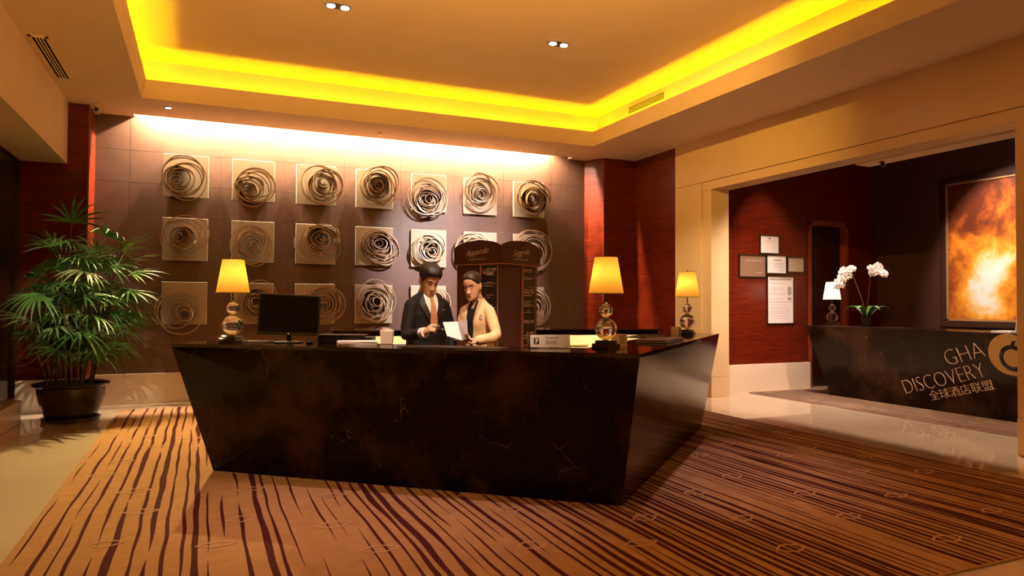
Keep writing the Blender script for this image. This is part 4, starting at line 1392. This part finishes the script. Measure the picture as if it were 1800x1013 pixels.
for q, (base, mid, tip) in enumerate(canes):
    for j in range(8):
        tj = 1.0 - j * 0.105
        p = base.lerp(mid, tj * 2) if tj < 0.5 else mid.lerp(tip, tj * 2 - 1)
        if p.z < 0.62:
            continue
        az = rr.uniform(0, 2 * pi)
        out = Vector((p.x, p.y))
        if out.length > 0.04 and rr.random() < 0.6:
            az = math.atan2(out.y, out.x) + rr.uniform(-0.8, 0.8)
        elev = rr.uniform(-0.15, 0.95) if j < 2 else rr.uniform(-0.55, 0.55)
        Rm = Matrix.Rotation(az, 4, 'Z') @ Matrix.Rotation(-elev, 4, 'Y') @ Matrix.Rotation(rr.uniform(-0.5, 0.5), 4, 'X')
        sc_ = rr.uniform(0.85, 1.2)
        off = Rm.to_3x3() @ Vector((0.22, 0, 0.10)) * sc_
        pos = p + off
        # keep clear of the two walls and the window
        tipp = pos + Rm.to_3x3() @ Vector((0.42, 0, 0)) * sc_
        if tipp.y > 0.6 or tipp.x < -0.6:
            az2 = az + pi
            Rm = Matrix.Rotation(az2, 4, 'Z') @ Matrix.Rotation(-elev, 4, 'Y')
            pos = p + Rm.to_3x3() @ Vector((0.22, 0, 0.10)) * sc_
            tipp = pos + Rm.to_3x3() @ Vector((0.42, 0, 0)) * sc_
            if tipp.y > 0.72 or tipp.x < -0.66:
                continue
        me = rr.choice(fm)
        ML = Matrix.Translation(pos) @ Rm @ Matrix.Scale(sc_, 4)
        pts = [ML @ v.co for v in me.vertices]
        if max(v.y for v in pts) > 0.73 or min(v.x for v in pts) < -0.70 or min(v.z for v in pts) < 0.46:
            continue
        f_ = link('frond', me, palm)
        f_.matrix_local = ML
        nf += 1

# ------------------------------------------------------------------ people
def remeshed(b, name, voxel, smooth_it, material, parent, wrinkle=0.0):
    me = b.mesh('tmp_' + name)
    import bmesh
    bm = bmesh.new()
    bm.from_mesh(me)
    bmesh.ops.recalc_face_normals(bm, faces=bm.faces)
    bm.to_mesh(me)
    bm.free()
    o = bpy.data.objects.new('tmp_' + name, me)
    COL.objects.link(o)
    md = o.modifiers.new('r', 'REMESH')
    md.mode = 'VOXEL'
    md.voxel_size = voxel
    if smooth_it:
        ms_ = o.modifiers.new('s', 'SMOOTH')
        ms_.factor = 0.5
        ms_.iterations = smooth_it
    dg = bpy.context.evaluated_depsgraph_get()
    out = bpy.data.meshes.new_from_object(o.evaluated_get(dg))
    bpy.data.objects.remove(o)
    bpy.data.meshes.remove(me)
    if wrinkle:
        nrm_ = [v.normal.copy() for v in out.vertices]
        for v, nv in zip(out.vertices, nrm_):
            c = v.co.copy()
            k_ = noise.noise(Vector((c.x * 7, c.y * 7, c.z * 20))) + 0.6 * noise.noise(Vector((c.x * 16 + c.z * 9, c.y * 16, c.z * 34)))
            v.co = c + nv * (wrinkle * k_)
    out.name = name
    out.materials.clear()
    out.materials.append(material)
    out.polygons.foreach_set('use_smooth', [True] * len(out.polygons))
    return link(name, out, parent)


HEAD_LEVELS = [(-0.119, 0.014, -0.076, -0.052), (-0.113, 0.029, -0.088, -0.030), (-0.100, 0.043, -0.094, -0.008), (-0.085, 0.052, -0.094, 0.014), (-0.066, 0.0585, -0.091, 0.038), (-0.045, 0.064, -0.089, 0.060),
               (-0.020, 0.0685, -0.087, 0.076), (0.0, 0.0705, -0.086, 0.086), (0.022, 0.0725, -0.088, 0.093), (0.045, 0.074, -0.088, 0.097), (0.068, 0.0725, -0.081, 0.094), (0.088, 0.065, -0.067, 0.083), (0.104, 0.050, -0.045, 0.064), (0.115, 0.028, -0.018, 0.038), (0.119, 0.006, 0.004, 0.016)]


def head_level(z):
    L_ = HEAD_LEVELS
    if z <= L_[0][0]:
        return L_[0][1:]
    for a, b in zip(L_[:-1], L_[1:]):
        if z <= b[0]:
            t = (z - a[0]) / (b[0] - a[0])
            return tuple(a[i] + (b[i] - a[i]) * t for i in (1, 2, 3))
    return L_[-1][1:]


def g2(x, z, cx, cz, sx, sz):
    return math.exp(-((x - cx) / sx) ** 2 - ((z - cz) / sz) ** 2)


def face_bump(x, z, fem):
    b = 0.0
    b += 0.0235 * g2(x, z, 0, -0.040, 0.0115, 0.013) + 0.012 * g2(x, z, 0, -0.018, 0.0085, 0.022) + 0.008 * g2(abs(x), z, 0.013, -0.043, 0.007, 0.008)
    b -= 0.0075 * g2(abs(x), z, 0.030, 0.000, 0.015, 0.010)
    b += 0.0045 * g2(abs(x), z, 0.031, -0.002, 0.012, 0.006)      # lids
    b += (0.003 if fem else 0.0045) * g2(abs(x), z, 0.030, 0.020, 0.022, 0.008)
    b += 0.004 * g2(abs(x), z, 0.043, -0.028, 0.018, 0.016)
    b += 0.0065 * g2(x, z, 0, -0.066, 0.020, 0.0045) + 0.0065 * g2(x, z, 0, -0.0765, 0.017, 0.0050) - 0.003 * g2(x, z, 0, -0.0712, 0.022, 0.002)
    b -= 0.003 * g2(x, z, 0, -0.087, 0.016, 0.006)
    b += 0.006 * g2(x, z, 0, -0.106, 0.018, 0.012)
    return b


def head_pt(a, z, off=0.0, fem=False):
    """a = 0 at the face (-y), turning towards +x"""
    w_, yf, yb = head_level(z)
    w_ *= 0.95 if fem else 1.0
    yc = (yf + yb) / 2 + (0.008 if z > -0.08 else 0)
    n = 2.35
    ca_, sa_ = cos(a), sin(a)
    f_ = (abs(ca_) ** n + abs(sa_) ** n) ** (-1 / n)
    dep = (yc - yf) if ca_ > 0 else (yb - yc)
    x_ = sa_ * f_ * (w_ + off)
    y_ = yc - ca_ * f_ * (dep + off)
    if ca_ > 0.15:
        y_ -= face_bump(x_, z, fem) * min(1.0, (ca_ - 0.15) * 2.5)
    return Vector((x_, y_, z))


def face_at(x, z, off, fem=False):
    """point on the front of the head above (x, z)"""
    lo_, hi_ = -1.4, 1.4
    for _ in range(24):
        md = (lo_ + hi_) / 2
        if head_pt(md, z, 0, fem).x < x:
            lo_ = md
        else:
            hi_ = md
    p = head_pt((lo_ + hi_) / 2, z, 0, fem)
    return p + Vector((p.x * 0.3, -1, 0)).normalized() * off


def head_into(b, fem):
    zs = [-0.119 + 0.238 * (0.5 - 0.5 * cos(pi * (k_ + 0.4) / 60.8)) for k_ in range(61)]
    b.loft([[head_pt(2 * pi * q / 72, z, 0, fem) for q in range(72)] for z in zs])
    for s in (-1, 1):
        b.ball((0.074 * s * (0.95 if fem else 1), 0.012, -0.008), (0.009, 0.020, 0.033), 12, 10, Matrix.Rotation(rad(-14), 3, 'X') @ Matrix.Rotation(rad(-22 * s), 3, 'Z'))


def hand_into(b, mtx, fingers, thumb, thin=1.0):
    """hand in its own frame: wrist at origin, +x along the fingers, palm towards -z, thumb on +y"""
    old = b.T
    b.T = mtx
    rings = []
    for x_, hy, hz, cz in ((-0.03, 0.026, 0.020, 0), (0.0, 0.027, 0.018, 0), (0.03, 0.034, 0.0165, 0), (0.065, 0.040, 0.0150, 0), (0.092, 0.040, 0.0125, 0)):
        rings.append([(x_, hy * cos(2 * pi * q / 16) * thin, hz * sin(2 * pi * q / 16) + cz) for q in range(16)])
    b.loft(rings)
    ys = (0.029, 0.0095, -0.0105, -0.0290)
    Ls = (0.072, 0.080, 0.074, 0.058)
    for i in range(4):
        c1, c2, c3, spread_ = fingers[i]
        p = Vector((0.078, ys[i] * thin, 0))
        pts = [p, Vector((0.092, ys[i] * thin, 0))]
        ang = 0.0
        for frac, c_ in ((0.46, c1), (0.30, c2), (0.24, c3)):
            ang += c_
            d = Vector((cos(ang) * cos(spread_), sin(spread_) * cos(ang), -sin(ang)))
            pts.append(pts[-1] + d * Ls[i] * frac)
        b.capsule(pts, [0.0092 * thin, 0.0092 * thin, 0.0085 * thin, 0.0078 * thin, 0.0066 * thin], 10)
    t0 = Vector((0.022, 0.024 * thin, -0.004))
    t1 = t0 + Vector(thumb[0]).normalized() * 0.044
    t2 = t1 + Vector(thumb[1]).normalized() * 0.034
    t3 = t2 + Vector(thumb[2]).normalized() * 0.026
    b.capsule([t0, t1, t2, t3], [0.0125 * thin, 0.0110 * thin, 0.0095 * thin, 0.0075 * thin], 10)
    b.T = old


def srings(levels, n=36, e=2.35, y_off=0.0, off=0.0):
    out = []
    for z, hx, hy, yc in levels:
        ring = []
        for q in range(n):
            a = 2 * pi * q / n
            f_ = (abs(cos(a)) ** e + abs(sin(a)) ** e) ** (-1 / e)
            ring.append((sin(a) * f_ * (hx + off), yc + y_off - cos(a) * f_ * (hy + off), z))
        out.append(ring)
    return out


def torso_front(levels, x, z, off, e=2.35):
    for a, b in zip(levels[:-1], levels[1:]):
        if a[0] <= z <= b[0]:
            t = (z - a[0]) / (b[0] - a[0])
            hx, hy, yc = (a[i] + (b[i] - a[i]) * t for i in (1, 2, 3))
            break
    else:
        hx, hy, yc = levels[-1][1:] if z > levels[-1][0] else levels[0][1:]
    u = min(0.98, abs(x) / hx)
    return Vector((x, yc - hy * (1 - u ** e) ** (1 / e) - off, z))


def patch(b, levels, left, right, off, rows=14, cols=5, thick=0.004):
    """strip that lies on the chest between two polylines (lists of (z, x) from the top)"""
    def at(pl, z):
        for p, q in zip(pl[:-1], pl[1:]):
            if q[0] <= z <= p[0]:
                t = (p[0] - z) / (p[0] - q[0])
                return p[1] + (q[1] - p[1]) * t
        return pl[-1][1] if z < pl[-1][0] else pl[0][1]
    z1, z0 = left[0][0], left[-1][0]
    f, k = [], []
    for i in range(rows + 1):
        z = z1 + (z0 - z1) * i / rows
        for j in range(cols + 1):
            x = at(left, z) + (at(right, z) - at(left, z)) * j / cols
            p = torso_front(levels, x, z, off)
            f.append(p)
            k.append(p + Vector((0, thick + off, 0)))
    n = len(f)
    fs = []
    w_ = cols + 1
    for i in range(rows):
        for j in range(cols):
            q = (i * w_ + j, i * w_ + j + 1, (i + 1) * w_ + j + 1, (i + 1) * w_ + j)
            fs += [q, tuple(n + v for v in reversed(q))]
    for i in range(rows):
        fs += [(i * w_, (i + 1) * w_, n + (i + 1) * w_, n + i * w_), (i * w_ + cols, n + i * w_ + cols, n + (i + 1) * w_ + cols, (i + 1) * w_ + cols)]
    for j in range(cols):
        fs += [(j, n + j, n + j + 1, j + 1), (rows * w_ + j, rows * w_ + j + 1, n + rows * w_ + j + 1, n + rows * w_ + j)]
    b._add(f + k, fs)


def hair_cap(b, fem):
    def line(a):
        a = abs((a + pi) % (2 * pi) - pi)
        if fem:
            pts = ((0.0, 0.071), (0.5, 0.066), (0.85, 0.045), (1.2, 0.018), (1.45, 0.004), (1.75, -0.005), (2.1, -0.045), (3.15, -0.062))
        else:
            pts = ((0.0, 0.058), (0.55, 0.058), (0.80, 0.050), (1.0, 0.022), (1.25, -0.004), (1.42, -0.024), (1.6, 0.004), (1.85, -0.01), (2.2, -0.050), (3.15, -0.066))
        for p, q in zip(pts[:-1], pts[1:]):
            if a <= q[0]:
                return p[1] + (q[1] - p[1]) * (a - p[0]) / (q[0] - p[0])
        return pts[-1][1]
    nA, nZ = 96, 26
    rings = []
    for i in range(nZ + 1):
        t = i / nZ
        ring = []
        for q in range(nA):
            a = 2 * pi * q / nA
            z0 = line(a)
            z = z0 + (0.1188 - z0) * (1 - (1 - t) ** 1.4)
            e_ = min(1.0, (z - z0) / 0.016)
            e_ = e_ * e_ * (3 - 2 * e_)
            if fem:
                th = 0.0075 + 0.003 * max(0, cos(a)) * max(0, min(1, z / 0.06))
            else:
                th = 0.006 + 0.020 * max(0.0, min(1.0, (z - 0.015) / 0.06)) + 0.006 * max(0, cos(a)) * max(0, min(1, (z - 0.03) / 0.03))
            th = th * e_ - 0.0012 * (1 - e_)
            wv = (0.0016 if fem else 0.0030) * e_ * noise.noise(Vector((sin(a) * 14, cos(a) * 14, z * (20 if fem else 70))))
            p = head_pt(a, min(z, 0.1188), 0, fem)
            nrm = Vector((p.x, p.y - 0.01, (z - 0.02) * 1.25 * (1 if z > 0.02 else 0)))
            nrm = nrm.normalized() if nrm.length > 1e-5 else Vector((0, 0, 1))
            ring.append(p + nrm * (th + wv))
        rings.append(ring)
    b.loft(rings, cap=False)
    n = len(b.v)
    b.f.append(tuple(range(n - nA, n)))
    b.m.append(0)


def stroke(b, pts, w0, w1, off, fem, n=9):
    """thin raised stroke on the face along (x, z) points, sampled linearly"""
    P_ = []
    for k_ in range(n):
        t = k_ / (n - 1) * (len(pts) - 1)
        i = min(int(t), len(pts) - 2)
        x_ = pts[i][0] + (pts[i + 1][0] - pts[i][0]) * (t - i)
        z_ = pts[i][1] + (pts[i + 1][1] - pts[i][1]) * (t - i)
        P_.append(face_at(x_, z_, off, fem))
    b.tube(P_, [w0 + (w1 - w0) * abs(2 * k_ / (n - 1) - 1) for k_ in range(n)], 6)


def head_features(root, MH, fem, lip_m, hair_m):
    for s in (-1, 1):
        eb = B()
        eb.T = MH
        stroke(eb, [(0.012 * s, 0.0205), (0.030 * s, 0.0260), (0.050 * s, 0.0200)], 0.0034 if not fem else 0.0024, 0.0012, 0.0008, fem)
        eb.build('eyebrow', hair_m, root, smooth=60)
        ey = B()
        ey.T = MH
        stroke(ey, [(0.015 * s, -0.0055), (0.024 * s, -0.0085), (0.034 * s, -0.0085), (0.047 * s, -0.0035)], 0.0023, 0.0010, 0.0008, fem)
        ey.build('eye', M['eye'], root, smooth=60)
    lp = B()
    lp.T = MH
    stroke(lp, [(-0.023, -0.0712), (-0.010, -0.0675), (0.0, -0.0688), (0.010, -0.0675), (0.023, -0.0712)], 0.0034, 0.0010, -0.0006, fem, 13)
    stroke(lp, [(-0.020, -0.0722), (0.0, -0.0765), (0.020, -0.0722)], 0.0040, 0.0012, -0.0006, fem, 11)
    lp.build('lips', lip_m, root, smooth=60)


def person_root(label, loc, yaw):
    r = thing('person', label, 'person', loc, yaw)
    m = Matrix.Translation(loc) @ Matrix.Rotation(yaw, 4, 'Z')
    return r, m.inverted()


def head_matrix(inv, pos, yaw, pitch, roll, scale, xs=1.0):
    W_ = Matrix.Translation(pos) @ Matrix.Rotation(yaw, 4, 'Z') @ Matrix.Rotation(pitch, 4, 'X') @ Matrix.Rotation(roll, 4, 'Y') @ Matrix.Scale(scale, 4)
    return inv @ W_ @ Matrix.Diagonal((xs, 1, 1, 1))


def sleeve(b, s, e, w, rs):
    s, e, w = Vector(s), Vector(e), Vector(w)
    P_ = [s, s.lerp(e, 0.35), s.lerp(e, 0.75), e, e.lerp(w, 0.3), e.lerp(w, 0.7), w]
    # round the elbow a little
    P_[3] = e * 0.9 + (s + w) * 0.05
    b.capsule(P_, rs, 14)


def hand_matrix(inv, wrist, to, palm_n, thumb_side=1):
    """frame at the wrist: x towards `to`, palm facing palm_n; thumb_side -1 mirrors the hand"""
    w_, t_ = inv @ Vector(wrist), inv @ Vector(to)
    x_ = (t_ - w_).normalized()
    z_ = -(inv.to_3x3() @ Vector(palm_n))
    z_ = (z_ - x_ * z_.dot(x_)).normalized()
    y_ = z_.cross(x_) * thumb_side
    m = Matrix((x_, y_, z_)).transposed().to_4x4()
    m.translation = w_
    return m


def build_legs(b, hip, knee, ankle, rs):
    b.capsule([hip, Vector(hip).lerp(Vector(knee), 0.5), knee, Vector(knee).lerp(Vector(ankle), 0.45), ankle], rs, 16)


# ---- the man
mr, mi = person_root('person in a black suit and copper tie holding a pen over the paper', (1.755, 5.83, 0.0135), rad(12))
MH = head_matrix(mi, (1.765, 5.785, 1.612), rad(8), rad(24), rad(3), 1.09, 0.90)
J = {k_: mi @ Vector(v_) for k_, v_ in dict(sR=(1.603, 5.762, 1.400), sL=(1.908, 5.838, 1.400), eR=(1.548, 5.715, 1.14), wR=(1.632, 5.475, 1.182), hR=(1.672, 5.40, 1.219), eL=(1.985, 5.865, 1.17), wL=(1.965, 5.73, 0.96)).items()}
TM = [(0.82, 0.190, 0.128, 0.0), (0.95, 0.182, 0.124, 0.0), (1.08, 0.176, 0.120, 0.0), (1.20, 0.183, 0.126, 0.0), (1.31, 0.182, 0.124, 0.0), (1.38, 0.170, 0.112, 0.0), (1.43, 0.135, 0.094, 0.002), (1.47, 0.090, 0.076, 0.002), (1.505, 0.066, 0.064, 0.0)]
bd = B()
bd.T = None
bd.loft(srings([(0.84, 0.15, 0.10, 0.0), (1.0, 0.14, 0.095, 0), (1.2, 0.155, 0.10, 0), (1.36, 0.16, 0.09, 0), (1.44, 0.11, 0.07, 0), (1.47, 0.062, 0.06, 0)]))
nk = MH @ Vector((0, 0.02, -0.075))
bd.capsule([(0, 0.012, 1.42), (0, 0.006, 1.49), nk], [0.062, 0.058, 0.055], 16)
bd.T = MH
head_into(bd, False)
bd.T = None
for s, e, w_ in ((J['sR'], J['eR'], J['wR']), (J['sL'], J['eL'], J['wL'])):
    bd.capsule([s, Vector(s).lerp(Vector(e), 0.5), e, Vector(e).lerp(Vector(w_), 0.5), w_], [0.05, 0.045, 0.038, 0.034, 0.027], 12)
# right hand pinching a pen, left hand relaxed
mh = hand_matrix(mi, (1.632, 5.475, 1.182), (1.674, 5.385, 1.232), (0.80, 0.45, -0.55))
hand_into(bd, mh, [(0.75, 0.75, 0.30, 0.02), (0.95, 0.95, 0.5, 0.0), (1.1, 1.1, 0.6, 0.0), (1.2, 1.1, 0.6, -0.03)], [(0.75, 0.55, -0.65), (0.9, 0.05, -0.55), (0.95, -0.15, -0.35)], 1.0)
mh2 = hand_matrix(mi, (1.965, 5.73, 0.96), (1.96, 5.71, 0.80), (-1, 0.1, 0), -1)
hand_into(bd, mh2, [(0.3, 0.35, 0.2, 0.03)] * 4, [(0.75, 0.5, -0.5), (0.95, 0.1, -0.3), (1, 0, -0.2)], 1.0)
for s in (-1, 1):
    build_legs(bd, (0.085 * s, 0, 0.88), (0.09 * s, -0.01, 0.48), (0.09 * s, 0.02, 0.08), [0.075, 0.065, 0.05, 0.05, 0.035])
remeshed(bd, 'body', 0.0042, 2, M['skin_m'], mr)
head_features(mr, MH, False, mat('lip_m', (0.36, 0.14, 0.09), 0.5), M['hair'])
hb = B()
hb.T = MH
hair_cap(hb, False)
hb.build('hair', M['hair'], mr, smooth=80)
jk = B()
jk.loft(srings(TM))
sl = [0.058, 0.060, 0.056, 0.054, 0.050, 0.046, 0.042]
sleeve(jk, J['sR'], J['eR'], Vector(J['wR']).lerp(Vector(J['eR']), 0.10), sl)
sleeve(jk, J['sL'], J['eL'], Vector(J['wL']).lerp(Vector(J['eL']), 0.06), sl)
jk.capsule([J['sR'] + Vector((0.0, 0, 0.003)), (-0.055, 0.016, 1.452), (0.055, 0.016, 1.452), J['sL'] + Vector((0, 0, 0.003))], [0.055, 0.046, 0.046, 0.055], 14)
remeshed(jk, 'suit_jacket', 0.008, 4, M['suit'], mr, 0.0035)
sh = B()
patch(sh, TM, [(1.500, -0.052), (1.46, -0.062), (1.40, -0.058), (1.235, -0.004)], [(1.500, 0.052), (1.46, 0.062), (1.40, 0.058), (1.235, 0.004)], 0.007, 18, 8)
sh.build('shirt_front', M['shirt'], mr, smooth=60)
cz_ = 1.485
for s in (-1, 1):
    col_ = B()
    col_.loft([[Vector((s * r_ * sin(a), 0.006 - r2_ * cos(a), z_)) for r_, r2_, z_ in ((0.070, 0.070, cz_ - 0.025 - 0.012 * cos(a)), (0.066, 0.066, cz_ + 0.024 - 0.022 * cos(a)), (0.062, 0.062, cz_ + 0.022 - 0.022 * cos(a)), (0.064, 0.064, cz_ - 0.025 - 0.012 * cos(a)))] for a in [rad(8 + 172 * k_ / 14) for k_ in range(15)]])
    col_.build('shirt_collar', M['shirt'], mr, smooth=50)
ti = B()
patch(ti, TM, [(1.475, -0.019), (1.440, -0.013), (1.30, -0.030), (1.235, -0.034)], [(1.475, 0.019), (1.440, 0.013), (1.30, 0.030), (1.235, 0.034)], 0.016, 16, 4, 0.006)
ti.build('tie', M['tie'], mr, smooth=60)
for s in (-1, 1):
    lp = B()
    inner = [(1.492, 0.058), (1.45, 0.068), (1.40, 0.060), (1.225, 0.0)]
    outer_ = [(1.492, 0.066), (1.45, 0.100), (1.395, 0.122), (1.225, 0.030)]
    if s > 0:
        patch(lp, TM, inner, outer_, 0.012, 16, 4, 0.004)
    else:
        patch(lp, TM, [(z_, -x_) for z_, x_ in outer_], [(z_, -x_) for z_, x_ in inner], 0.012, 16, 4, 0.004)
    lp.build('lapel', M['lapel'], mr, smooth=60)
bp = B()
patch(bp, TM, [(1.352, 0.092), (1.346, 0.092)], [(1.352, 0.122), (1.346, 0.122)], 0.012, 2, 3, 0.003)
bp.build('breast_pin', mat('silver_pin', (0.55, 0.5, 0.5), 0.3, 0.6), mr)
cf = B()
w0, e0 = Vector(J['wR']), Vector(J['eR'])
cf.tube([w0.lerp(e0, 0.13), w0.lerp(e0, -0.06)], [0.0435, 0.0415], 18)
cf.build('shirt_cuff', M['shirt'], mr, smooth=40)
tr = B()
for s in (-1, 1):
    build_legs(tr, (0.09 * s, 0, 0.90), (0.095 * s, -0.005, 0.48), (0.095 * s, 0.02, 0.07), [0.105, 0.092, 0.075, 0.070, 0.066])
tr.capsule([(-0.08, 0, 0.90), (0.08, 0, 0.90)], 0.11, 16)
remeshed(tr, 'trousers', 0.010, 3, M['suit'], mr)
for s in (-1, 1):
    s_ = B()
    s_.loft([[(0.095 * s + 0.045 * w_ * cos(2 * pi * q / 16), y_, z_ + 0.045 * h_ * sin(2 * pi * q / 16)) for q in range(16)] for y_, w_, h_, z_ in ((0.085, 0.6, 0.8, 0.045), (0.05, 0.9, 1.2, 0.057), (-0.03, 0.95, 1.0, 0.048), (-0.12, 1.1, 0.75, 0.036), (-0.19, 0.7, 0.5, 0.026))])
    s_.build('shoe', M['shoe'], mr, smooth=60)

# ---- the woman
fr_, fi_ = person_root('person in a cream jacket holding a folded white paper', (2.125, 5.56, 0.0135), rad(-46))
FH = head_matrix(fi_, (2.058, 5.515, 1.565), rad(-47), rad(15), rad(-4), 0.97, 0.94)
K = {k_: fi_ @ Vector(v_) for k_, v_ in dict(sR=(2.050, 5.670, 1.350), sL=(2.178, 5.425, 1.350), eR=(1.975, 5.575, 1.135), wR=(1.945, 5.33, 1.128), eL=(2.190, 5.290, 1.150), wL=(1.972, 5.190, 1.122)).items()}
TW = [(0.84, 0.182, 0.135, 0.0), (0.95, 0.166, 0.122, 0.0), (1.06, 0.146, 0.108, 0.0), (1.16, 0.150, 0.112, 0.0), (1.25, 0.152, 0.124, -0.004), (1.32, 0.146, 0.112, 0.0), (1.37, 0.120, 0.092, 0.002), (1.408, 0.080, 0.072, 0.004), (1.440, 0.054, 0.056, 0.004)]
bd = B()
bd.loft(srings([(0.86, 0.14, 0.10, 0.0), (1.05, 0.115, 0.085, 0), (1.2, 0.125, 0.09, 0), (1.32, 0.13, 0.085, 0), (1.39, 0.09, 0.06, 0), (1.41, 0.052, 0.05, 0)]))
nk = FH @ Vector((0, 0.025, -0.08))
bd.capsule([(0, 0.012, 1.37), (0, 0.008, 1.43), nk], [0.052, 0.047, 0.046], 16)
bd.T = FH
head_into(bd, True)
bd.T = None
for s, e, w_ in ((K['sR'], K['eR'], K['wR']), (K['sL'], K['eL'], K['wL'])):
    bd.capsule([s, Vector(s).lerp(Vector(e), 0.5), e, Vector(e).lerp(Vector(w_), 0.5), w_], [0.040, 0.036, 0.032, 0.029, 0.023], 12)
fh1 = hand_matrix(fi_, (1.972, 5.190, 1.122), (1.84, 5.125, 1.150), (0.25, -0.1, 1.0), -1)
hand_into(bd, fh1, [(0.35, 0.55, 0.4, 0.04), (0.45, 0.65, 0.4, 0.0), (0.5, 0.7, 0.45, 0.0), (0.55, 0.75, 0.45, -0.04)], [(0.7, 0.35, 0.35), (0.95, 0.0, 0.25), (1.0, -0.1, -0.1)], 0.90)
fh2 = hand_matrix(fi_, (1.945, 5.33, 1.128), (1.83, 5.24, 1.150), (0.1, 0.1, 1.0), 1)
hand_into(bd, fh2, [(0.35, 0.5, 0.4, 0.03)] * 4, [(0.7, 0.4, 0.2), (0.95, 0.1, 0.2), (1.0, 0, 0)], 0.90)
for s in (-1, 1):
    build_legs(bd, (0.08 * s, 0, 0.86), (0.08 * s, -0.01, 0.46), (0.075 * s, 0.02, 0.09), [0.075, 0.062, 0.045, 0.046, 0.030])
    bd.capsule([(0.075 * s, 0.02, 0.085), (0.075 * s, -0.05, 0.055), (0.075 * s, -0.13, 0.028)], [0.030, 0.030, 0.022], 12)
remeshed(bd, 'body', 0.0042, 2, M['skin_w'], fr_)
head_features(fr_, FH, True, M['lip'], M['hair_w'])
hb = B()
hb.T = FH
hair_cap(hb, True)
hb.ball((0, 0.108, 0.002), (0.038, 0.030, 0.036), 20, 14)
hb.build('hair', M['hair_w'], fr_, smooth=80)
jk = B()
jk.loft(srings(TW))
sl = [0.047, 0.048, 0.046, 0.046, 0.045, 0.042, 0.040]
sleeve(jk, K['sR'], K['eR'], Vector(K['wR']).lerp(Vector(K['eR']), 0.12), sl)
sleeve(jk, K['sL'], K['eL'], Vector(K['wL']).lerp(Vector(K['eL']), 0.12), sl)
jk.capsule([K['sR'] + Vector((0, 0, 0.003)), (-0.05, 0.014, 1.392), (0.05, 0.014, 1.392), K['sL'] + Vector((0, 0, 0.003))], [0.044, 0.038, 0.038, 0.044], 14)
remeshed(jk, 'jacket', 0.008, 4, M['jacket_w'], fr_, 0.003)
bl = B()
patch(bl, TW, [(1.432, -0.040), (1.39, -0.046), (1.34, -0.046), (1.14, -0.040), (1.06, -0.012)], [(1.432, 0.034), (1.39, 0.034), (1.34, 0.028), (1.14, 0.008), (1.06, 0.004)], 0.007, 20, 6)
bl.build('blouse_front', M['suit'], fr_, smooth=60)
sc2 = B()
patch(sc2, TW, [(1.425, -0.016), (1.36, -0.010)], [(1.425, 0.020), (1.36, 0.008)], 0.012, 6, 4)
sc2.build('scarf', mat('beige_scarf', (0.42, 0.30, 0.17), 0.7), fr_, smooth=60)
cl = B()
patch(cl, TW, [(1.436, 0.036), (1.39, 0.036), (1.34, 0.030), (1.22, 0.017)], [(1.436, 0.054), (1.39, 0.056), (1.34, 0.044), (1.22, 0.019)], 0.012, 14, 3)
cl.build('collar_front', M['collar_w'], fr_, smooth=50)
cl = B()
cl.loft([[Vector((r_ * sin(a), 0.010 - r_ * 1.02 * cos(a), z_ + 0.012 * (1 - cos(a)))) for r_, z_ in ((0.060, 1.408), (0.055, 1.432), (0.050, 1.432), (0.054, 1.408))] for a in [rad(42 + 276 * k_ / 22) for k_ in range(23)]])
cl.build('collar', M['collar_w'], fr_, smooth=50)
br_ = B()
for q in range(9):
    a = q * 0.7
    pz, px_ = 1.300 + 0.022 * sin(a) * (0.4 + q / 12), 0.082 + 0.014 * cos(a) * (0.4 + q / 12)
    br_.ball(torso_front(TW, px_, pz, 0.009), 0.0055, 8, 6)
br_.build('brooch', M['brooch'], fr_, smooth=60)
sk = B()
sk.loft(srings([(0.46, 0.165, 0.125, 0.0), (0.60, 0.175, 0.130, 0.0), (0.80, 0.176, 0.128, 0.0), (0.93, 0.158, 0.114, 0.0)]))
sk.build('skirt', M['suit'], fr_, smooth=60)
for s in (-1, 1):
    s_ = B()
    s_.loft([[(0.075 * s + 0.036 * w_ * cos(2 * pi * q / 16), y_, z_ + 0.036 * h_ * sin(2 * pi * q / 16)) for q in range(16)] for y_, w_, h_, z_ in ((0.055, 0.6, 0.9, 0.07), (0.03, 0.95, 1.0, 0.066), (-0.05, 1.0, 0.9, 0.046), (-0.12, 1.05, 0.75, 0.029), (-0.175, 0.5, 0.45, 0.018))])
    s_.capsule([(0.075 * s, 0.045, 0.06), (0.075 * s, 0.05, 0.006)], [0.014, 0.006], 8)
    s_.build('shoe', M['shoe'], fr_, smooth=60)

# paper and pen
pp = thing('folded_paper', 'creased white sheet of paper held up by the woman', 'paper', (1.80, 5.2, 1.2))
o_ = Vector((1.80, 5.2, 1.2))
q1 = [Vector(v_) - o_ for v_ in ((1.718, 5.257, 1.271), (1.832, 5.240, 1.275), (1.851, 5.180, 1.131), (1.737, 5.208, 1.165))]
q2 = [Vector(v_) - o_ for v_ in ((1.832, 5.240, 1.275), (1.873, 5.134, 1.295), (1.873, 5.105, 1.152), (1.851, 5.180, 1.131))]
B().slab(q1, (0, 1, 0.1), 0.0012).slab(q2, (0, 1, 0.1), 0.0012).build('sheet', M['paper'], pp)
pn = thing('pen', 'slim dark pen in the fingers of the suited man', 'pen', (1.71, 5.325, 1.222))
B().tube([(-0.045, 0.04, 0.015), (0.022, -0.018, -0.009)], 0.004, 10).build('barrel', M['black'], pn, smooth=40)
B().tube([(0.022, -0.018, -0.009), (0.031, -0.025, -0.013)], [0.004, 0.001], 10).build('nib', M['gold'], pn, smooth=40)
